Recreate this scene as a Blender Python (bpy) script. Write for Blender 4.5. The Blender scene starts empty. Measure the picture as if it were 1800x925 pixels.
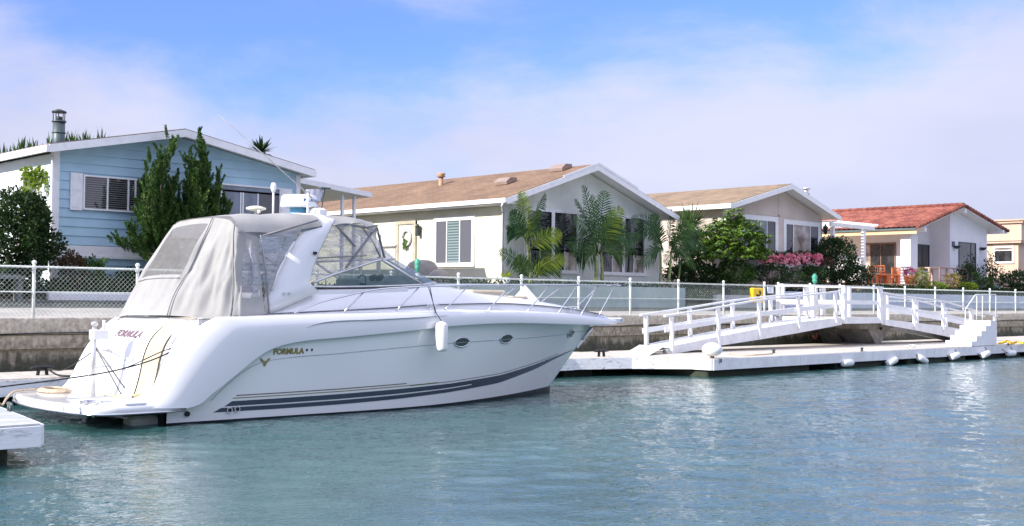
import bpy, bmesh, math, random
import numpy as np
from mathutils import Vector, Matrix, noise
R = math.radians
rnd = random.Random(7); prnd0 = random.Random(3)
scn = bpy.context.scene
col = scn.collection
# ------------------------------------------------------------ camera
YAW, PIT, ROL, FOC, EYE = R(44.0583), R(1.70287), R(.5693), 2074.25, 2.1
F_ = Vector((math.sin(YAW)*math.cos(PIT), math.cos(YAW)*math.cos(PIT), math.sin(PIT)))
r_ = Vector((math.cos(YAW), -math.sin(YAW), 0)); u_ = r_.cross(F_)
RR = r_*math.cos(ROL)+u_*math.sin(ROL); UU = -r_*math.sin(ROL)+u_*math.cos(ROL)
cam = bpy.data.cameras.new('camera'); camo = bpy.data.objects.new('camera', cam); col.objects.link(camo)
M = Matrix((RR, UU, -F_)).transposed().to_4x4(); M.translation = (0, 0, EYE); camo.matrix_world = M
cam.sensor_width = 36; cam.lens = 36*FOC/1800; cam.clip_start = .1; cam.clip_end = 3000
scn.camera = camo
# ------------------------------------------------------------ sky and sun
SUN_EL, SUN_D = R(28), Vector((-1, .16, 0)).normalized()
SUN_ROT = math.atan2(SUN_D.x, SUN_D.y)
w = bpy.data.worlds.new('World'); scn.world = w; w.use_nodes = True
nt = w.node_tree; nt.nodes.clear(); N = nt.nodes.new; L = nt.links.new
out = N('ShaderNodeOutputWorld'); bg = N('ShaderNodeBackground'); bg.inputs[1].default_value = .132
sky = N('ShaderNodeTexSky'); sky.sky_type = 'NISHITA'; sky.sun_disc = False; sky.sun_elevation = SUN_EL; sky.sun_rotation = SUN_ROT
sky.air_density = 1.0; sky.dust_density = .6; sky.ozone_density = 2.0
tc = N('ShaderNodeTexCoord'); sep = N('ShaderNodeSeparateXYZ'); L(tc.outputs['Generated'], sep.inputs[0])
mp = N('ShaderNodeMapping'); mp.inputs['Scale'].default_value = (1, 1, 2.6); L(tc.outputs['Generated'], mp.inputs[0])
n1 = N('ShaderNodeTexNoise'); n1.inputs['Scale'].default_value = 3.1; n1.inputs['Detail'].default_value = 7; n1.inputs['Roughness'].default_value = .60; n1.inputs['Distortion'].default_value = .25
mp.inputs['Location'].default_value = (3.4, .9, .1)
L(mp.outputs[0], n1.inputs['Vector'])
def mth(op, a, b=None, clamp=False):
    m = N('ShaderNodeMath'); m.operation = op; m.use_clamp = clamp
    for i, v in enumerate((a, b)):
        if v is None: continue
        if isinstance(v, (int, float)): m.inputs[i].default_value = v
        else: L(v, m.inputs[i])
    return m.outputs[0]
# cloud bank: full near the horizon, breaking up above about nine degrees, more to the right
azi = mth('SUBTRACT', mth('MULTIPLY', sep.outputs[0], .707), mth('MULTIPLY', sep.outputs[1], .707))
az2 = mth('ADD', azi, .05)
thr = mth('ADD', .166, mth('MULTIPLY', mth('MULTIPLY', az2, az2), .45))
base = mth('MULTIPLY', mth('SUBTRACT', thr, sep.outputs[2]), 9.0)
nn = mth('MULTIPLY', mth('SUBTRACT', n1.outputs[0], .5), 2.7)
mask = mth('ADD', mth('ADD', mth('MAXIMUM', base, mth('MINIMUM', mth('MULTIPLY', mth('SUBTRACT', sep.outputs[2], .36), 3.0), .6)), nn), .42, True)  # overhead term adds out-of-view cloud to whiten and raise the ambient light
smo = N('ShaderNodeMapRange'); smo.interpolation_type = 'SMOOTHSTEP'; L(mask, smo.inputs[0]); smo.inputs[4].default_value = .95; smo.inputs[3].default_value = .08
n2 = N('ShaderNodeTexNoise'); n2.inputs['Scale'].default_value = 2.4; n2.inputs['Detail'].default_value = 5; L(mp.outputs[0], n2.inputs['Vector'])
cr = N('ShaderNodeValToRGB'); cr.color_ramp.elements[0].position = .35; cr.color_ramp.elements[1].position = .65
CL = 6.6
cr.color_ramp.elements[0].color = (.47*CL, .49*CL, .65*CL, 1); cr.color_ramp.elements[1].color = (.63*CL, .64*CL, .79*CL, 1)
L(n2.outputs[0], cr.inputs[0])
# out-of-view cloud overhead is brightened to lift ambient fill on shaded walls
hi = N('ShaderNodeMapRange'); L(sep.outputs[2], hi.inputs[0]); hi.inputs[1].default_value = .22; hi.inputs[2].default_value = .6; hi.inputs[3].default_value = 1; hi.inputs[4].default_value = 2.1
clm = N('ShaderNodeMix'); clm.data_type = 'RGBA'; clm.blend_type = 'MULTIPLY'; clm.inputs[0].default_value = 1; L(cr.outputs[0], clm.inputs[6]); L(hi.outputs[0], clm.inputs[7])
gain = N('ShaderNodeMix'); gain.data_type = 'RGBA'; gain.blend_type = 'MULTIPLY'; gain.inputs[0].default_value = 1
L(sky.outputs[0], gain.inputs[6]); gain.inputs[7].default_value = (.54, .72, 1.36, 1)
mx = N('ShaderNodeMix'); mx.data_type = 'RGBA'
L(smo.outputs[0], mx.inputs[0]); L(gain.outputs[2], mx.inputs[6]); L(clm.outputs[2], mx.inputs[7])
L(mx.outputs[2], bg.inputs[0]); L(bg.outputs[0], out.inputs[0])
sl = bpy.data.lights.new('sun', 'SUN'); sl.energy = 4.8; sl.angle = R(.5); sl.color = (1, .95, .87)
so = bpy.data.objects.new('sun', sl); col.objects.link(so)
sd = Vector((SUN_D.x*math.cos(SUN_EL), SUN_D.y*math.cos(SUN_EL), math.sin(SUN_EL)))
so.rotation_euler = sd.to_track_quat('Z', 'Y').to_euler()
scn.view_settings.view_transform = 'Standard'; scn.view_settings.look = 'None'; scn.view_settings.gamma = 1
scn.view_settings.exposure = .52
# ------------------------------------------------------------ helpers
def at(x, y, Y=None, X=None, Z=None):
    d = F_+RR*((x-900)/FOC)-UU*((y-462.5)/FOC)
    t = Y/d.y if Y is not None else X/d.x if X is not None else (Z-EYE)/d.z
    return Vector((0, 0, EYE))+d*t
class MB:
    def __init__(s): s.v = []; s.f = []; s.s = []
    def add(s, vs, fs, smooth=False):
        o = len(s.v); s.v += [tuple(v) for v in vs]; s.f += [tuple(i+o for i in f) for f in fs]; s.s += [smooth]*len(fs); return s
    def box(s, x0, x1, y0, y1, z0, z1):
        if x0 > x1: x0, x1 = x1, x0
        if y0 > y1: y0, y1 = y1, y0
        if z0 > z1: z0, z1 = z1, z0
        vs = [(x, y, z) for z in (z0, z1) for y in (y0, y1) for x in (x0, x1)]
        return s.add(vs, [(0, 2, 3, 1), (4, 5, 7, 6), (0, 1, 5, 4), (2, 6, 7, 3), (0, 4, 6, 2), (1, 3, 7, 5)])
    def bbox(s, x0, x1, y0, y1, z0, z1, b=.01):
        # box with chamfered vertical and top edges
        def ring(i, z): return [(x0+i+b, y0+i, z), (x1-i-b, y0+i, z), (x1-i, y0+i+b, z), (x1-i, y1-i-b, z), (x1-i-b, y1-i, z), (x0+i+b, y1-i, z), (x0+i, y1-i-b, z), (x0+i, y0+i+b, z)]
        return s.loft([ring(0, z0), ring(0, z1-b), ring(b, z1)], True, True, True, False)
    def beam(s, a, b, wx, wz, up=(0, 0, 1)):
        a, b = Vector(a), Vector(b); d = (b-a).normalized(); up = Vector(up)
        if abs(d.dot(up)) > .98: up = Vector((0, 1, 0))
        r = d.cross(up).normalized(); u = r.cross(d)
        vs = [p+r*i*wx/2+u*j*wz/2 for p in (a, b) for i, j in ((-1, -1), (1, -1), (1, 1), (-1, 1))]
        return s.add(vs, [(0, 1, 2, 3), (7, 6, 5, 4), (0, 4, 5, 1), (1, 5, 6, 2), (2, 6, 7, 3), (3, 7, 4, 0)])
    def loft(s, rings, closed=True, cap0=False, cap1=False, smooth=True):
        n = len(rings[0]); vs = [p for r in rings for p in r]; fs = []
        m = n if closed else n-1
        for i in range(len(rings)-1):
            for j in range(m):
                k = (j+1) % n; fs.append((i*n+j, i*n+k, (i+1)*n+k, (i+1)*n+j))
        s.add(vs, fs, smooth)
        o = len(s.v)-len(vs)
        if cap0: s.f.append(tuple(o+j for j in range(n))[::-1]); s.s.append(False)
        if cap1: s.f.append(tuple(o+(len(rings)-1)*n+j for j in range(n))); s.s.append(False)
        return s
    def tube(s, pts, r, n=8, cap=True):
        pts = [Vector(p) for p in pts]; rings = []
        rs = r if isinstance(r, (list, tuple)) else [r]*len(pts)
        pu = None
        for i, p in enumerate(pts):
            d = (pts[min(i+1, len(pts)-1)]-pts[max(i-1, 0)])
            d = d.normalized() if d.length > 0 else Vector((0, 0, 1))
            if pu is None: pu = Vector((0, 0, 1)) if abs(d.z) < .9 else Vector((0, 1, 0))
            a = d.cross(pu).normalized(); b = a.cross(d); pu = b
            rings.append([p+(a*math.cos(t)+b*math.sin(t))*rs[i] for t in [2*math.pi*k/n for k in range(n)]])
        return s.loft(rings, True, cap, cap)
    def lathe(s, prof, c=(0, 0, 0), n=14, cap=True):
        c = Vector(c)
        rings = [[c+Vector((r*math.cos(t), r*math.sin(t), z)) for t in [2*math.pi*k/n for k in range(n)]] for r, z in prof]
        return s.loft(rings, True, cap, cap)
    def ball(s, c, r, n=10, sx=1, sy=1, sz=1):
        c = Vector(c); rings = []
        for i in range(n//2+1):
            a = -math.pi/2+math.pi*i/(n//2); rr = max(1e-4, math.cos(a))*r
            rings.append([c+Vector((rr*math.cos(t)*sx, rr*math.sin(t)*sy, r*math.sin(a)*sz)) for t in [2*math.pi*k/n for k in range(n)]])
        return s.loft(rings)
    def prism(s, poly, axis, a, b):
        # poly: 2-d points; axis 'y': (x,z), 'x': (y,z), 'z': (x,y)
        def q(p, t): return (p[0], t, p[1]) if axis == 'y' else (t, p[0], p[1]) if axis == 'x' else (p[0], p[1], t)
        return s.loft([[q(p, a) for p in poly], [q(p, b) for p in poly]], True, True, True, False)
    def grid(s, P, smooth=True):
        n = len(P[0]); fs = [(i*n+j, i*n+j+1, (i+1)*n+j+1, (i+1)*n+j) for i in range(len(P)-1) for j in range(n-1)]
        return s.add([p for r in P for p in r], fs, smooth)
ORG = {}
def tag(o, label=None, cat=None, group=None, kind=None):
    if label: o['label'] = label
    if cat: o['category'] = cat
    if group: o['group'] = group
    if kind: o['kind'] = kind
    return o
def thing(name, loc, label, cat, group=None, rz=0):
    o = bpy.data.objects.new(name, None); o.empty_display_size = .3; col.objects.link(o); o.location = loc; o.rotation_euler = (0, 0, rz)
    ORG[o.name] = Vector(loc); return tag(o, label, cat, group)
def obj(name, mb, m, parent=None, local=False, fixn=True, loc=None):
    """one mesh object; vertices are in world coordinates unless local"""
    me = bpy.data.meshes.new(name); o = bpy.data.objects.new(name, me); col.objects.link(o)
    off = Vector((0, 0, 0))
    if parent is not None:
        o.parent = parent
        if not local: off = ORG.get(parent.name, Vector((0, 0, 0)))
    elif loc is not None: off = Vector(loc); o.location = loc
    elif not local and mb.v and name not in ('water', 'ground', 'pavement', 'road'):
        a = np.array(mb.v); off = Vector(((a[:, 0].min()+a[:, 0].max())/2, (a[:, 1].min()+a[:, 1].max())/2, a[:, 2].min())); o.location = off
    ORG[o.name] = off
    me.from_pydata([Vector(v)-off for v in mb.v], [], mb.f)
    me.polygons.foreach_set('use_smooth', mb.s)
    if fixn:
        b = bmesh.new(); b.from_mesh(me); bmesh.ops.recalc_face_normals(b, faces=b.faces); b.to_mesh(me); b.free()
    me.materials.append(m); me.update()
    return o
def dup(root, loc=None, rz=None, label=None, group=None):
    r = root.copy(); col.objects.link(r)
    if loc is not None: r.location = loc
    if rz is not None: r.rotation_euler = (0, 0, rz)
    if label: r['label'] = label
    if group: r['group'] = group
    for ch in list(root.children):
        c = ch.copy(); col.objects.link(c); c.parent = r
        for g in ch.children:
            d = g.copy(); col.objects.link(d); d.parent = c
    return r
def catmull(pts, n):
    pts = [np.array(p, float) for p in pts]
    d = [0]
    for a, b in zip(pts, pts[1:]): d.append(d[-1]+max(1e-6, np.linalg.norm(b-a))**.5)
    res = []
    for k in range(n):
        t = d[-1]*k/(n-1); i = min(len(pts)-2, max(0, int(np.searchsorted(d, t, 'right'))-1))
        p1, p2 = pts[i], pts[i+1]; p0 = pts[i-1] if i else 2*p1-p2; p3 = pts[i+2] if i+2 < len(pts) else 2*p2-p1
        t1, t2 = d[i], d[i+1]; t0 = d[i-1] if i else t1-(t2-t1); t3 = d[i+2] if i+2 < len(pts) else t2+(t2-t1)
        A1 = (t1-t)/(t1-t0)*p0+(t-t0)/(t1-t0)*p1; A2 = (t2-t)/(t2-t1)*p1+(t-t1)/(t2-t1)*p2; A3 = (t3-t)/(t3-t2)*p2+(t-t2)/(t3-t2)*p3
        B1 = (t2-t)/(t2-t0)*A1+(t-t0)/(t2-t0)*A2; B2 = (t3-t)/(t3-t1)*A2+(t-t1)/(t3-t1)*A3
        res.append((t2-t)/(t2-t1)*B1+(t-t1)/(t2-t1)*B2)
    return res
# ------------------------------------------------------------ materials
MATS = {}
def mat(name, c, rough=.6, var=.12, scale=3., bump=0., bscale=30., metal=0., spec=.5, coat=0., c2=None, cmix=(.4, .6), vec=None, stretch=None, alpha=None, trans=0.):
    m = bpy.data.materials.new(name); m.use_nodes = True; t = m.node_tree; b = t.nodes['Principled BSDF']
    nn_, ll = t.nodes.new, t.links.new
    g = nn_('ShaderNodeNewGeometry'); mp_ = nn_('ShaderNodeMapping'); ll(g.outputs['Position'], mp_.inputs[0])
    if stretch: mp_.inputs['Scale'].default_value = stretch
    ns = nn_('ShaderNodeTexNoise'); ns.inputs['Scale'].default_value = scale; ns.inputs['Detail'].default_value = 6; ns.inputs['Roughness'].default_value = .6
    ll(mp_.outputs[0], ns.inputs['Vector'])
    r = nn_('ShaderNodeValToRGB'); r.color_ramp.elements[0].position = cmix[0]; r.color_ramp.elements[1].position = cmix[1]
    ca = [max(0, x*(1-var)) for x in c]; cb = c2 if c2 else [min(1, x*(1+var)) for x in c]
    r.color_ramp.elements[0].color = (*ca, 1); r.color_ramp.elements[1].color = (*cb, 1)
    ll(ns.outputs[0], r.inputs[0]); ll(r.outputs[0], b.inputs['Base Color'])
    b.inputs['Roughness'].default_value = rough; b.inputs['Metallic'].default_value = metal; b.inputs['Specular IOR Level'].default_value = spec
    b.inputs['Coat Weight'].default_value = coat; b.inputs['Coat Roughness'].default_value = .08
    if bump:
        n3 = nn_('ShaderNodeTexNoise'); n3.inputs['Scale'].default_value = bscale; n3.inputs['Detail'].default_value = 4; ll(mp_.outputs[0], n3.inputs['Vector'])
        bp = nn_('ShaderNodeBump'); bp.inputs['Strength'].default_value = bump; bp.inputs['Distance'].default_value = .02; ll(n3.outputs[0], bp.inputs['Height']); ll(bp.outputs[0], b.inputs['Normal'])
    if trans:
        tr = nn_('ShaderNodeBsdfTranslucent'); ll(r.outputs[0], tr.inputs[0]); ms = nn_('ShaderNodeMixShader'); ms.inputs[0].default_value = trans
        ll(b.outputs[0], ms.inputs[1]); ll(tr.outputs[0], ms.inputs[2]); ll(ms.outputs[0], t.nodes['Material Output'].inputs[0])
    MATS[name] = m; return m
def leafmat(name, dark, light, trans=.3, rough=.5, hot=None):
    m = bpy.data.materials.new(name); m.use_nodes = True; t = m.node_tree; b = t.nodes['Principled BSDF']; nn_, ll = t.nodes.new, t.links.new
    g = nn_('ShaderNodeNewGeometry'); ns = nn_('ShaderNodeTexNoise'); ns.inputs['Scale'].default_value = 2.2; ns.inputs['Detail'].default_value = 3; ll(g.outputs['Position'], ns.inputs['Vector'])
    ad = nn_('ShaderNodeMath'); ad.operation = 'MULTIPLY_ADD'; ll(g.outputs['Random Per Island'], ad.inputs[0]); ad.inputs[1].default_value = .55
    a2 = nn_('ShaderNodeMath'); a2.operation = 'SUBTRACT'; ll(ns.outputs[0], a2.inputs[0]); a2.inputs[1].default_value = .25; ll(a2.outputs[0], ad.inputs[2])
    r = nn_('ShaderNodeValToRGB'); r.color_ramp.elements[0].position = .1; r.color_ramp.elements[1].position = .8
    r.color_ramp.elements[0].color = (*dark, 1); r.color_ramp.elements[1].color = (*light, 1)
    if hot: e = r.color_ramp.elements.new(.93); e.color = (*hot, 1)
    ll(ad.outputs[0], r.inputs[0]); ll(r.outputs[0], b.inputs['Base Color']); b.inputs['Roughness'].default_value = rough; b.inputs['Specular IOR Level'].default_value = .25
    tr = nn_('ShaderNodeBsdfTranslucent'); ll(r.outputs[0], tr.inputs[0]); ms = nn_('ShaderNodeMixShader'); ms.inputs[0].default_value = trans
    ll(b.outputs[0], ms.inputs[1]); ll(tr.outputs[0], ms.inputs[2]); ll(ms.outputs[0], t.nodes['Material Output'].inputs[0])
    MATS[name] = m; return m
def glassmat(name, base, rough=.03, stripes=None, tint2=None, axis=2, scale=60.):
    """window pane: glossy sheet, with blinds or a curtain seen just behind it as flat pattern"""
    m = bpy.data.materials.new(name); m.use_nodes = True; t = m.node_tree; b = t.nodes['Principled BSDF']; nn_, ll = t.nodes.new, t.links.new
    b.inputs['Roughness'].default_value = rough; b.inputs['Specular IOR Level'].default_value = .9; b.inputs['IOR'].default_value = 1.6
    g = nn_('ShaderNodeNewGeometry'); ns = nn_('ShaderNodeTexNoise'); ns.inputs['Scale'].default_value = 1.7; ll(g.outputs['Position'], ns.inputs['Vector'])
    r = nn_('ShaderNodeValToRGB'); r.color_ramp.elements[0].position = .42; r.color_ramp.elements[1].position = .6
    r.color_ramp.elements[0].color = (*base, 1); r.color_ramp.elements[1].color = (*(tint2 or base), 1); ll(ns.outputs[0], r.inputs[0])
    c = r.outputs[0]
    if stripes:
        sx = nn_('ShaderNodeSeparateXYZ'); ll(g.outputs['Position'], sx.inputs[0])
        mm = nn_('ShaderNodeMath'); mm.operation = 'MULTIPLY'; ll(sx.outputs[axis], mm.inputs[0]); mm.inputs[1].default_value = scale
        si = nn_('ShaderNodeMath'); si.operation = 'SINE'; ll(mm.outputs[0], si.inputs[0])
        gt = nn_('ShaderNodeMapRange'); ll(si.outputs[0], gt.inputs[0]); gt.inputs[1].default_value = -.3; gt.inputs[2].default_value = .6
        mx_ = nn_('ShaderNodeMix'); mx_.data_type = 'RGBA'; ll(gt.outputs[0], mx_.inputs[0]); ll(c, mx_.inputs[6]); mx_.inputs[7].default_value = (*stripes, 1); c = mx_.outputs[2]
    ll(c, b.inputs['Base Color'])
    # slightly uneven glass so that reflections break up
    n3 = nn_('ShaderNodeTexNoise'); n3.inputs['Scale'].default_value = 1.1; ll(g.outputs['Position'], n3.inputs['Vector'])
    bp = nn_('ShaderNodeBump'); bp.inputs['Strength'].default_value = .12; bp.inputs['Distance'].default_value = .05; ll(n3.outputs[0], bp.inputs['Height']); ll(bp.outputs[0], b.inputs['Normal'])
    MATS[name] = m; return m
def clearmat(name, tint, amount=.55, rough=.08, spec=.5, bump=.0, glossmix=.12):
    m = bpy.data.materials.new(name); m.use_nodes = True; t = m.node_tree; b = t.nodes['Principled BSDF']; nn_, ll = t.nodes.new, t.links.new
    b.inputs['Base Color'].default_value = (*tint, 1); b.inputs['Roughness'].default_value = rough; b.inputs['Specular IOR Level'].default_value = spec
    tp = nn_('ShaderNodeBsdfTransparent'); tp.inputs[0].default_value = (.93, .96, .96, 1); ms = nn_('ShaderNodeMixShader')
    g = nn_('ShaderNodeNewGeometry'); mp_ = nn_('ShaderNodeMapping'); ll(g.outputs['Position'], mp_.inputs[0]); mp_.inputs['Rotation'].default_value = (.3, .7, .4); mp_.inputs['Scale'].default_value = (1, 1, 3)
    ns = nn_('ShaderNodeTexNoise'); ns.inputs['Scale'].default_value = 2.6; ns.inputs['Detail'].default_value = 3; ns.inputs['Distortion'].default_value = 1.2; ll(mp_.outputs[0], ns.inputs['Vector'])
    mr = nn_('ShaderNodeMapRange'); ll(ns.outputs[0], mr.inputs[0]); mr.inputs[1].default_value = .35; mr.inputs[2].default_value = .68; mr.inputs[3].default_value = max(0, amount-glossmix); mr.inputs[4].default_value = min(1, amount+glossmix)
    ll(mr.outputs[0], ms.inputs[0]); ll(tp.outputs[0], ms.inputs[1]); ll(b.outputs[0], ms.inputs[2]); ll(ms.outputs[0], t.nodes['Material Output'].inputs[0])
    if bump:
        bp = nn_('ShaderNodeBump'); bp.inputs['Strength'].default_value = bump; bp.inputs['Distance'].default_value = .08; ll(ns.outputs[0], bp.inputs['Height']); ll(bp.outputs[0], b.inputs['Normal'])
    MATS[name] = m; return m
def shinglemat(name, c1, c2, axis_rot, bw=.34, bh=.14):
    m = bpy.data.materials.new(name); m.use_nodes = True; t = m.node_tree; b = t.nodes['Principled BSDF']; nn_, ll = t.nodes.new, t.links.new
    g = nn_('ShaderNodeNewGeometry'); sx = nn_('ShaderNodeSeparateXYZ'); ll(g.outputs['Position'], sx.inputs[0]); cb = nn_('ShaderNodeCombineXYZ')
    ll(sx.outputs[1], cb.inputs[0]); ll(sx.outputs[0], cb.inputs[1])
    br = nn_('ShaderNodeTexBrick'); br.inputs['Scale'].default_value = 1; br.inputs['Brick Width'].default_value = bw; br.inputs['Row Height'].default_value = bh; br.inputs['Mortar Size'].default_value = .008
    br.inputs['Color1'].default_value = (*c1, 1); br.inputs['Color2'].default_value = (*c2, 1); br.inputs['Mortar'].default_value = tuple(x*.7 for x in c1)+(1,); ll(cb.outputs[0], br.inputs[0])
    ns = nn_('ShaderNodeTexNoise'); ns.inputs['Scale'].default_value = .8; ns.inputs['Detail'].default_value = 8; ll(g.outputs['Position'], ns.inputs['Vector'])
    mr = nn_('ShaderNodeMapRange'); ll(ns.outputs[0], mr.inputs[0]); mr.inputs[1].default_value = .3; mr.inputs[2].default_value = .7; mr.inputs[3].default_value = .78; mr.inputs[4].default_value = 1.15
    mu = nn_('ShaderNodeMix'); mu.data_type = 'RGBA'; mu.blend_type = 'MULTIPLY'; mu.inputs[0].default_value = 1; ll(br.outputs[0], mu.inputs[6]); ll(mr.outputs[0], mu.inputs[7]); ll(mu.outputs[2], b.inputs['Base Color'])
    b.inputs['Roughness'].default_value = .9
    bp = nn_('ShaderNodeBump'); bp.inputs['Strength'].default_value = .5; bp.inputs['Distance'].default_value = .01; ll(br.outputs['Fac'], bp.inputs['Height']); bp.invert = True; ll(bp.outputs[0], b.inputs['Normal'])
    return m
def groovemat(name, c, pitch=.2, axis='xy'):
    """sheet siding with vertical grooves cut into it"""
    m = mat(name, c, .75, .06, 1.2); t = m.node_tree; b = t.nodes['Principled BSDF']; nn_, ll = t.nodes.new, t.links.new
    g = nn_('ShaderNodeNewGeometry'); sx = nn_('ShaderNodeSeparateXYZ'); ll(g.outputs['Position'], sx.inputs[0])
    ad = nn_('ShaderNodeMath'); ad.operation = 'ADD'; ll(sx.outputs[0], ad.inputs[0]); ll(sx.outputs[1], ad.inputs[1])
    mo = nn_('ShaderNodeMath'); mo.operation = 'PINGPONG'; ll(ad.outputs[0], mo.inputs[0]); mo.inputs[1].default_value = pitch/2
    mr = nn_('ShaderNodeMapRange'); ll(mo.outputs[0], mr.inputs[0]); mr.inputs[1].default_value = 0; mr.inputs[2].default_value = .012
    bp = nn_('ShaderNodeBump'); bp.inputs['Strength'].default_value = .8; bp.inputs['Distance'].default_value = .012; ll(mr.outputs[0], bp.inputs['Height']); ll(bp.outputs[0], b.inputs['Normal'])
    return m
gel = mat('gelcoat_white', (.74, .745, .75), .18, .015, .6, coat=.6)
hullm = mat('hull_grey_white', (.78, .79, .77), .12, .02, .5, coat=.8)
cream = mat('nonskid_cream', (.46, .40, .29), .6, .04, 3)
navy = mat('navy_stripe', (.03, .045, .07), .15, .1, coat=.7)
gold = mat('gold_vinyl', (.30, .24, .07), .35, .1, metal=.5)
pinkish = mat('faded_maroon_vinyl', (.15, .09, .10), .4, .2)
black = mat('black_rubber', (.012, .012, .014), .5, .2)
bottomp = mat('antifoul_dark', (.012, .018, .022), .6, .4, 6)
steel = mat('stainless', (.62, .63, .65), .16, .03, metal=1)
canvas = mat('canvas_grey', (.46, .455, .445), .85, .06, 2.5, bump=.3, bscale=5, trans=.35)
canvasd = mat('canvas_dark_grey', (.30, .30, .31), .85, .08, 2.5, trans=.15)
vinyl = clearmat('clear_vinyl', (.50, .48, .51), .60, .12, .8, bump=.5, glossmix=.2)
mesh_v = clearmat('aft_curtain_mesh', (.19, .185, .18), .66, .5, .3, bump=.3, glossmix=.06)
glass = clearmat('windshield_glass', (.04, .12, .12), .42, .03, .9, glossmix=.03)
white = mat('white_paint', (.80, .80, .80), .5, .09, 5, cmix=(.3, .55), c2=(.82, .82, .82))
whited = mat('white_paint_weathered', (.70, .70, .70), .6, .08, 2.5, c2=(.79, .79, .79), cmix=(.3, .6), bump=.15, bscale=15)
alu = mat('aluminium', (.60, .60, .60), .35, .08, metal=.8)
blued = mat('blue_siding', (.38, .56, .66), .7, .05, 1.5)
bluew = mat('white_siding', (.72, .77, .80), .7, .03, 1.5)
beige = groovemat('sage_beige_siding', (.73, .75, .69), .3)
beigel = groovemat('cream_side_siding', (.70, .66, .50), 1.22)
peach = groovemat('peach_siding', (.60, .51, .45), .2)
stucco = mat('white_stucco', (.72, .72, .76), .85, .03, 1, bump=.25, bscale=25)
tan = mat('tan_stucco', (.56, .42, .32), .85, .04, 1, bump=.25, bscale=25)
tantrim = mat('peach_fascia', (.66, .45, .26), .7, .04, 1)
shingle = shinglemat('brown_shingle', (.18, .108, .060), (.24, .148, .088), 0)
shingle2 = shinglemat('tan_shingle', (.20, .14, .085), (.30, .21, .13), 0)
shingle3 = shinglemat('grey_shingle', (.16, .13, .12), (.22, .18, .16), 0)
redtile = mat('red_clay_tile', (.19, .045, .03), .75, .25, 1.5, c2=(.28, .09, .06), bump=.2)
galv = mat('galvanised', (.09, .12, .12), .5, .12, 4, metal=.4)
dkmetal = mat('dark_metal', (.03, .04, .04), .5, .2)
post_m = mat('fence_white', (.72, .76, .72), .5, .08, 5)
wire_m = mat('fence_wire_pale_green', (.42, .50, .44), .5, .15, 5, metal=.2)
greenm = mat('green_netting', (.03, .14, .10), .7, .2, 5)
dwood = mat('dock_boards', (.47, .43, .38), .85, .2, 3, bump=.4, bscale=12, c2=(.60, .55, .47), stretch=(8, .6, 1))
dwoodg = mat('dock_boards_grey', (.36, .38, .38), .85, .2, 3, bump=.5, bscale=12, c2=(.52, .54, .53), stretch=(.6, 9, 1))
soil = mat('soil', (.06, .05, .035), .95, .3, 5)
asph = mat('asphalt', (.055, .06, .062), .9, .25, 8, bump=.3)
conc = mat('pavement_concrete', (.36, .34, .31), .9, .12, 1.5, bump=.25, bscale=20)
planterm = mat('sage_planter_paint', (.34, .42, .41), .8, .06, 1.2)
bluewall = mat('pale_blue_wall_paint', (.50, .56, .66), .8, .04, 1.2)
terra = mat('terracotta', (.50, .17, .07), .7, .1, 5)
orange = mat('orange_wood', (.62, .17, .05), .5, .12, 5)
yellow = mat('yellow_plastic', (.80, .50, .01), .4, .05)
rope_m = mat('tan_rope', (.50, .40, .28), .9, .25, 30)
rope_k = mat('black_rope', (.018, .018, .02), .8, .3, 30)
brown = mat('brown_trunk', (.16, .12, .08), .9, .3, 8, bump=.4)
trunkg = mat('green_palm_trunk', (.20, .24, .08), .6, .3, 8)
canv2 = mat('grill_cover', (.33, .30, .27), .9, .12, 3, bump=.4, bscale=6)
fend = mat('fender_white', (.80, .80, .78), .35, .05, 4)
red = mat('red_plastic', (.55, .05, .03), .4, .1)
radb = mat('radar_blue', (.10, .33, .52), .4, .1)
navyt = mat('navy_letter', (.03, .08, .25), .4, .1)
pane_blind = glassmat('pane_with_blinds', (.012, .016, .02), stripes=(.16, .15, .14), scale=105)
pane_grey = glassmat('pane_grey_curtain', (.10, .13, .17), tint2=(.16, .20, .26))
pane_dark = glassmat('pane_dark', (.012, .014, .016), tint2=(.05, .05, .05))
pane_teal = glassmat('pane_slatted_shutter', (.09, .13, .14), stripes=(.26, .31, .31), scale=60)
pane_scr = glassmat('pane_screen_grey', (.10, .10, .12), rough=.35)
pane_curt = glassmat('pane_swag_curtain', (.20, .16, .14), tint2=(.50, .42, .36))
# leaves
lf_dark = leafmat('leaf_dark', (.008, .022, .008), (.035, .075, .018))
lf_mid = leafmat('leaf_mid', (.015, .045, .010), (.08, .16, .03))
lf_lime = leafmat('leaf_lime', (.07, .14, .01), (.26, .36, .03), .4)
lf_jun = leafmat('leaf_juniper', (.008, .034, .010), (.08, .16, .03), .2, hot=(.20, .30, .06))
lf_palm = leafmat('leaf_palm', (.010, .045, .018), (.06, .14, .035), .15)
lf_palml = leafmat('leaf_palm_young', (.12, .22, .02), (.36, .45, .05), .45)
lf_schef = leafmat('leaf_glossy', (.02, .07, .01), (.17, .28, .045), .3, .3)
lf_red = leafmat('leaf_reddish', (.03, .04, .012), (.12, .07, .04), .2)
pinkfl = leafmat('petal_pink', (.60, .03, .10), (.88, .36, .42), .3)
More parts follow.
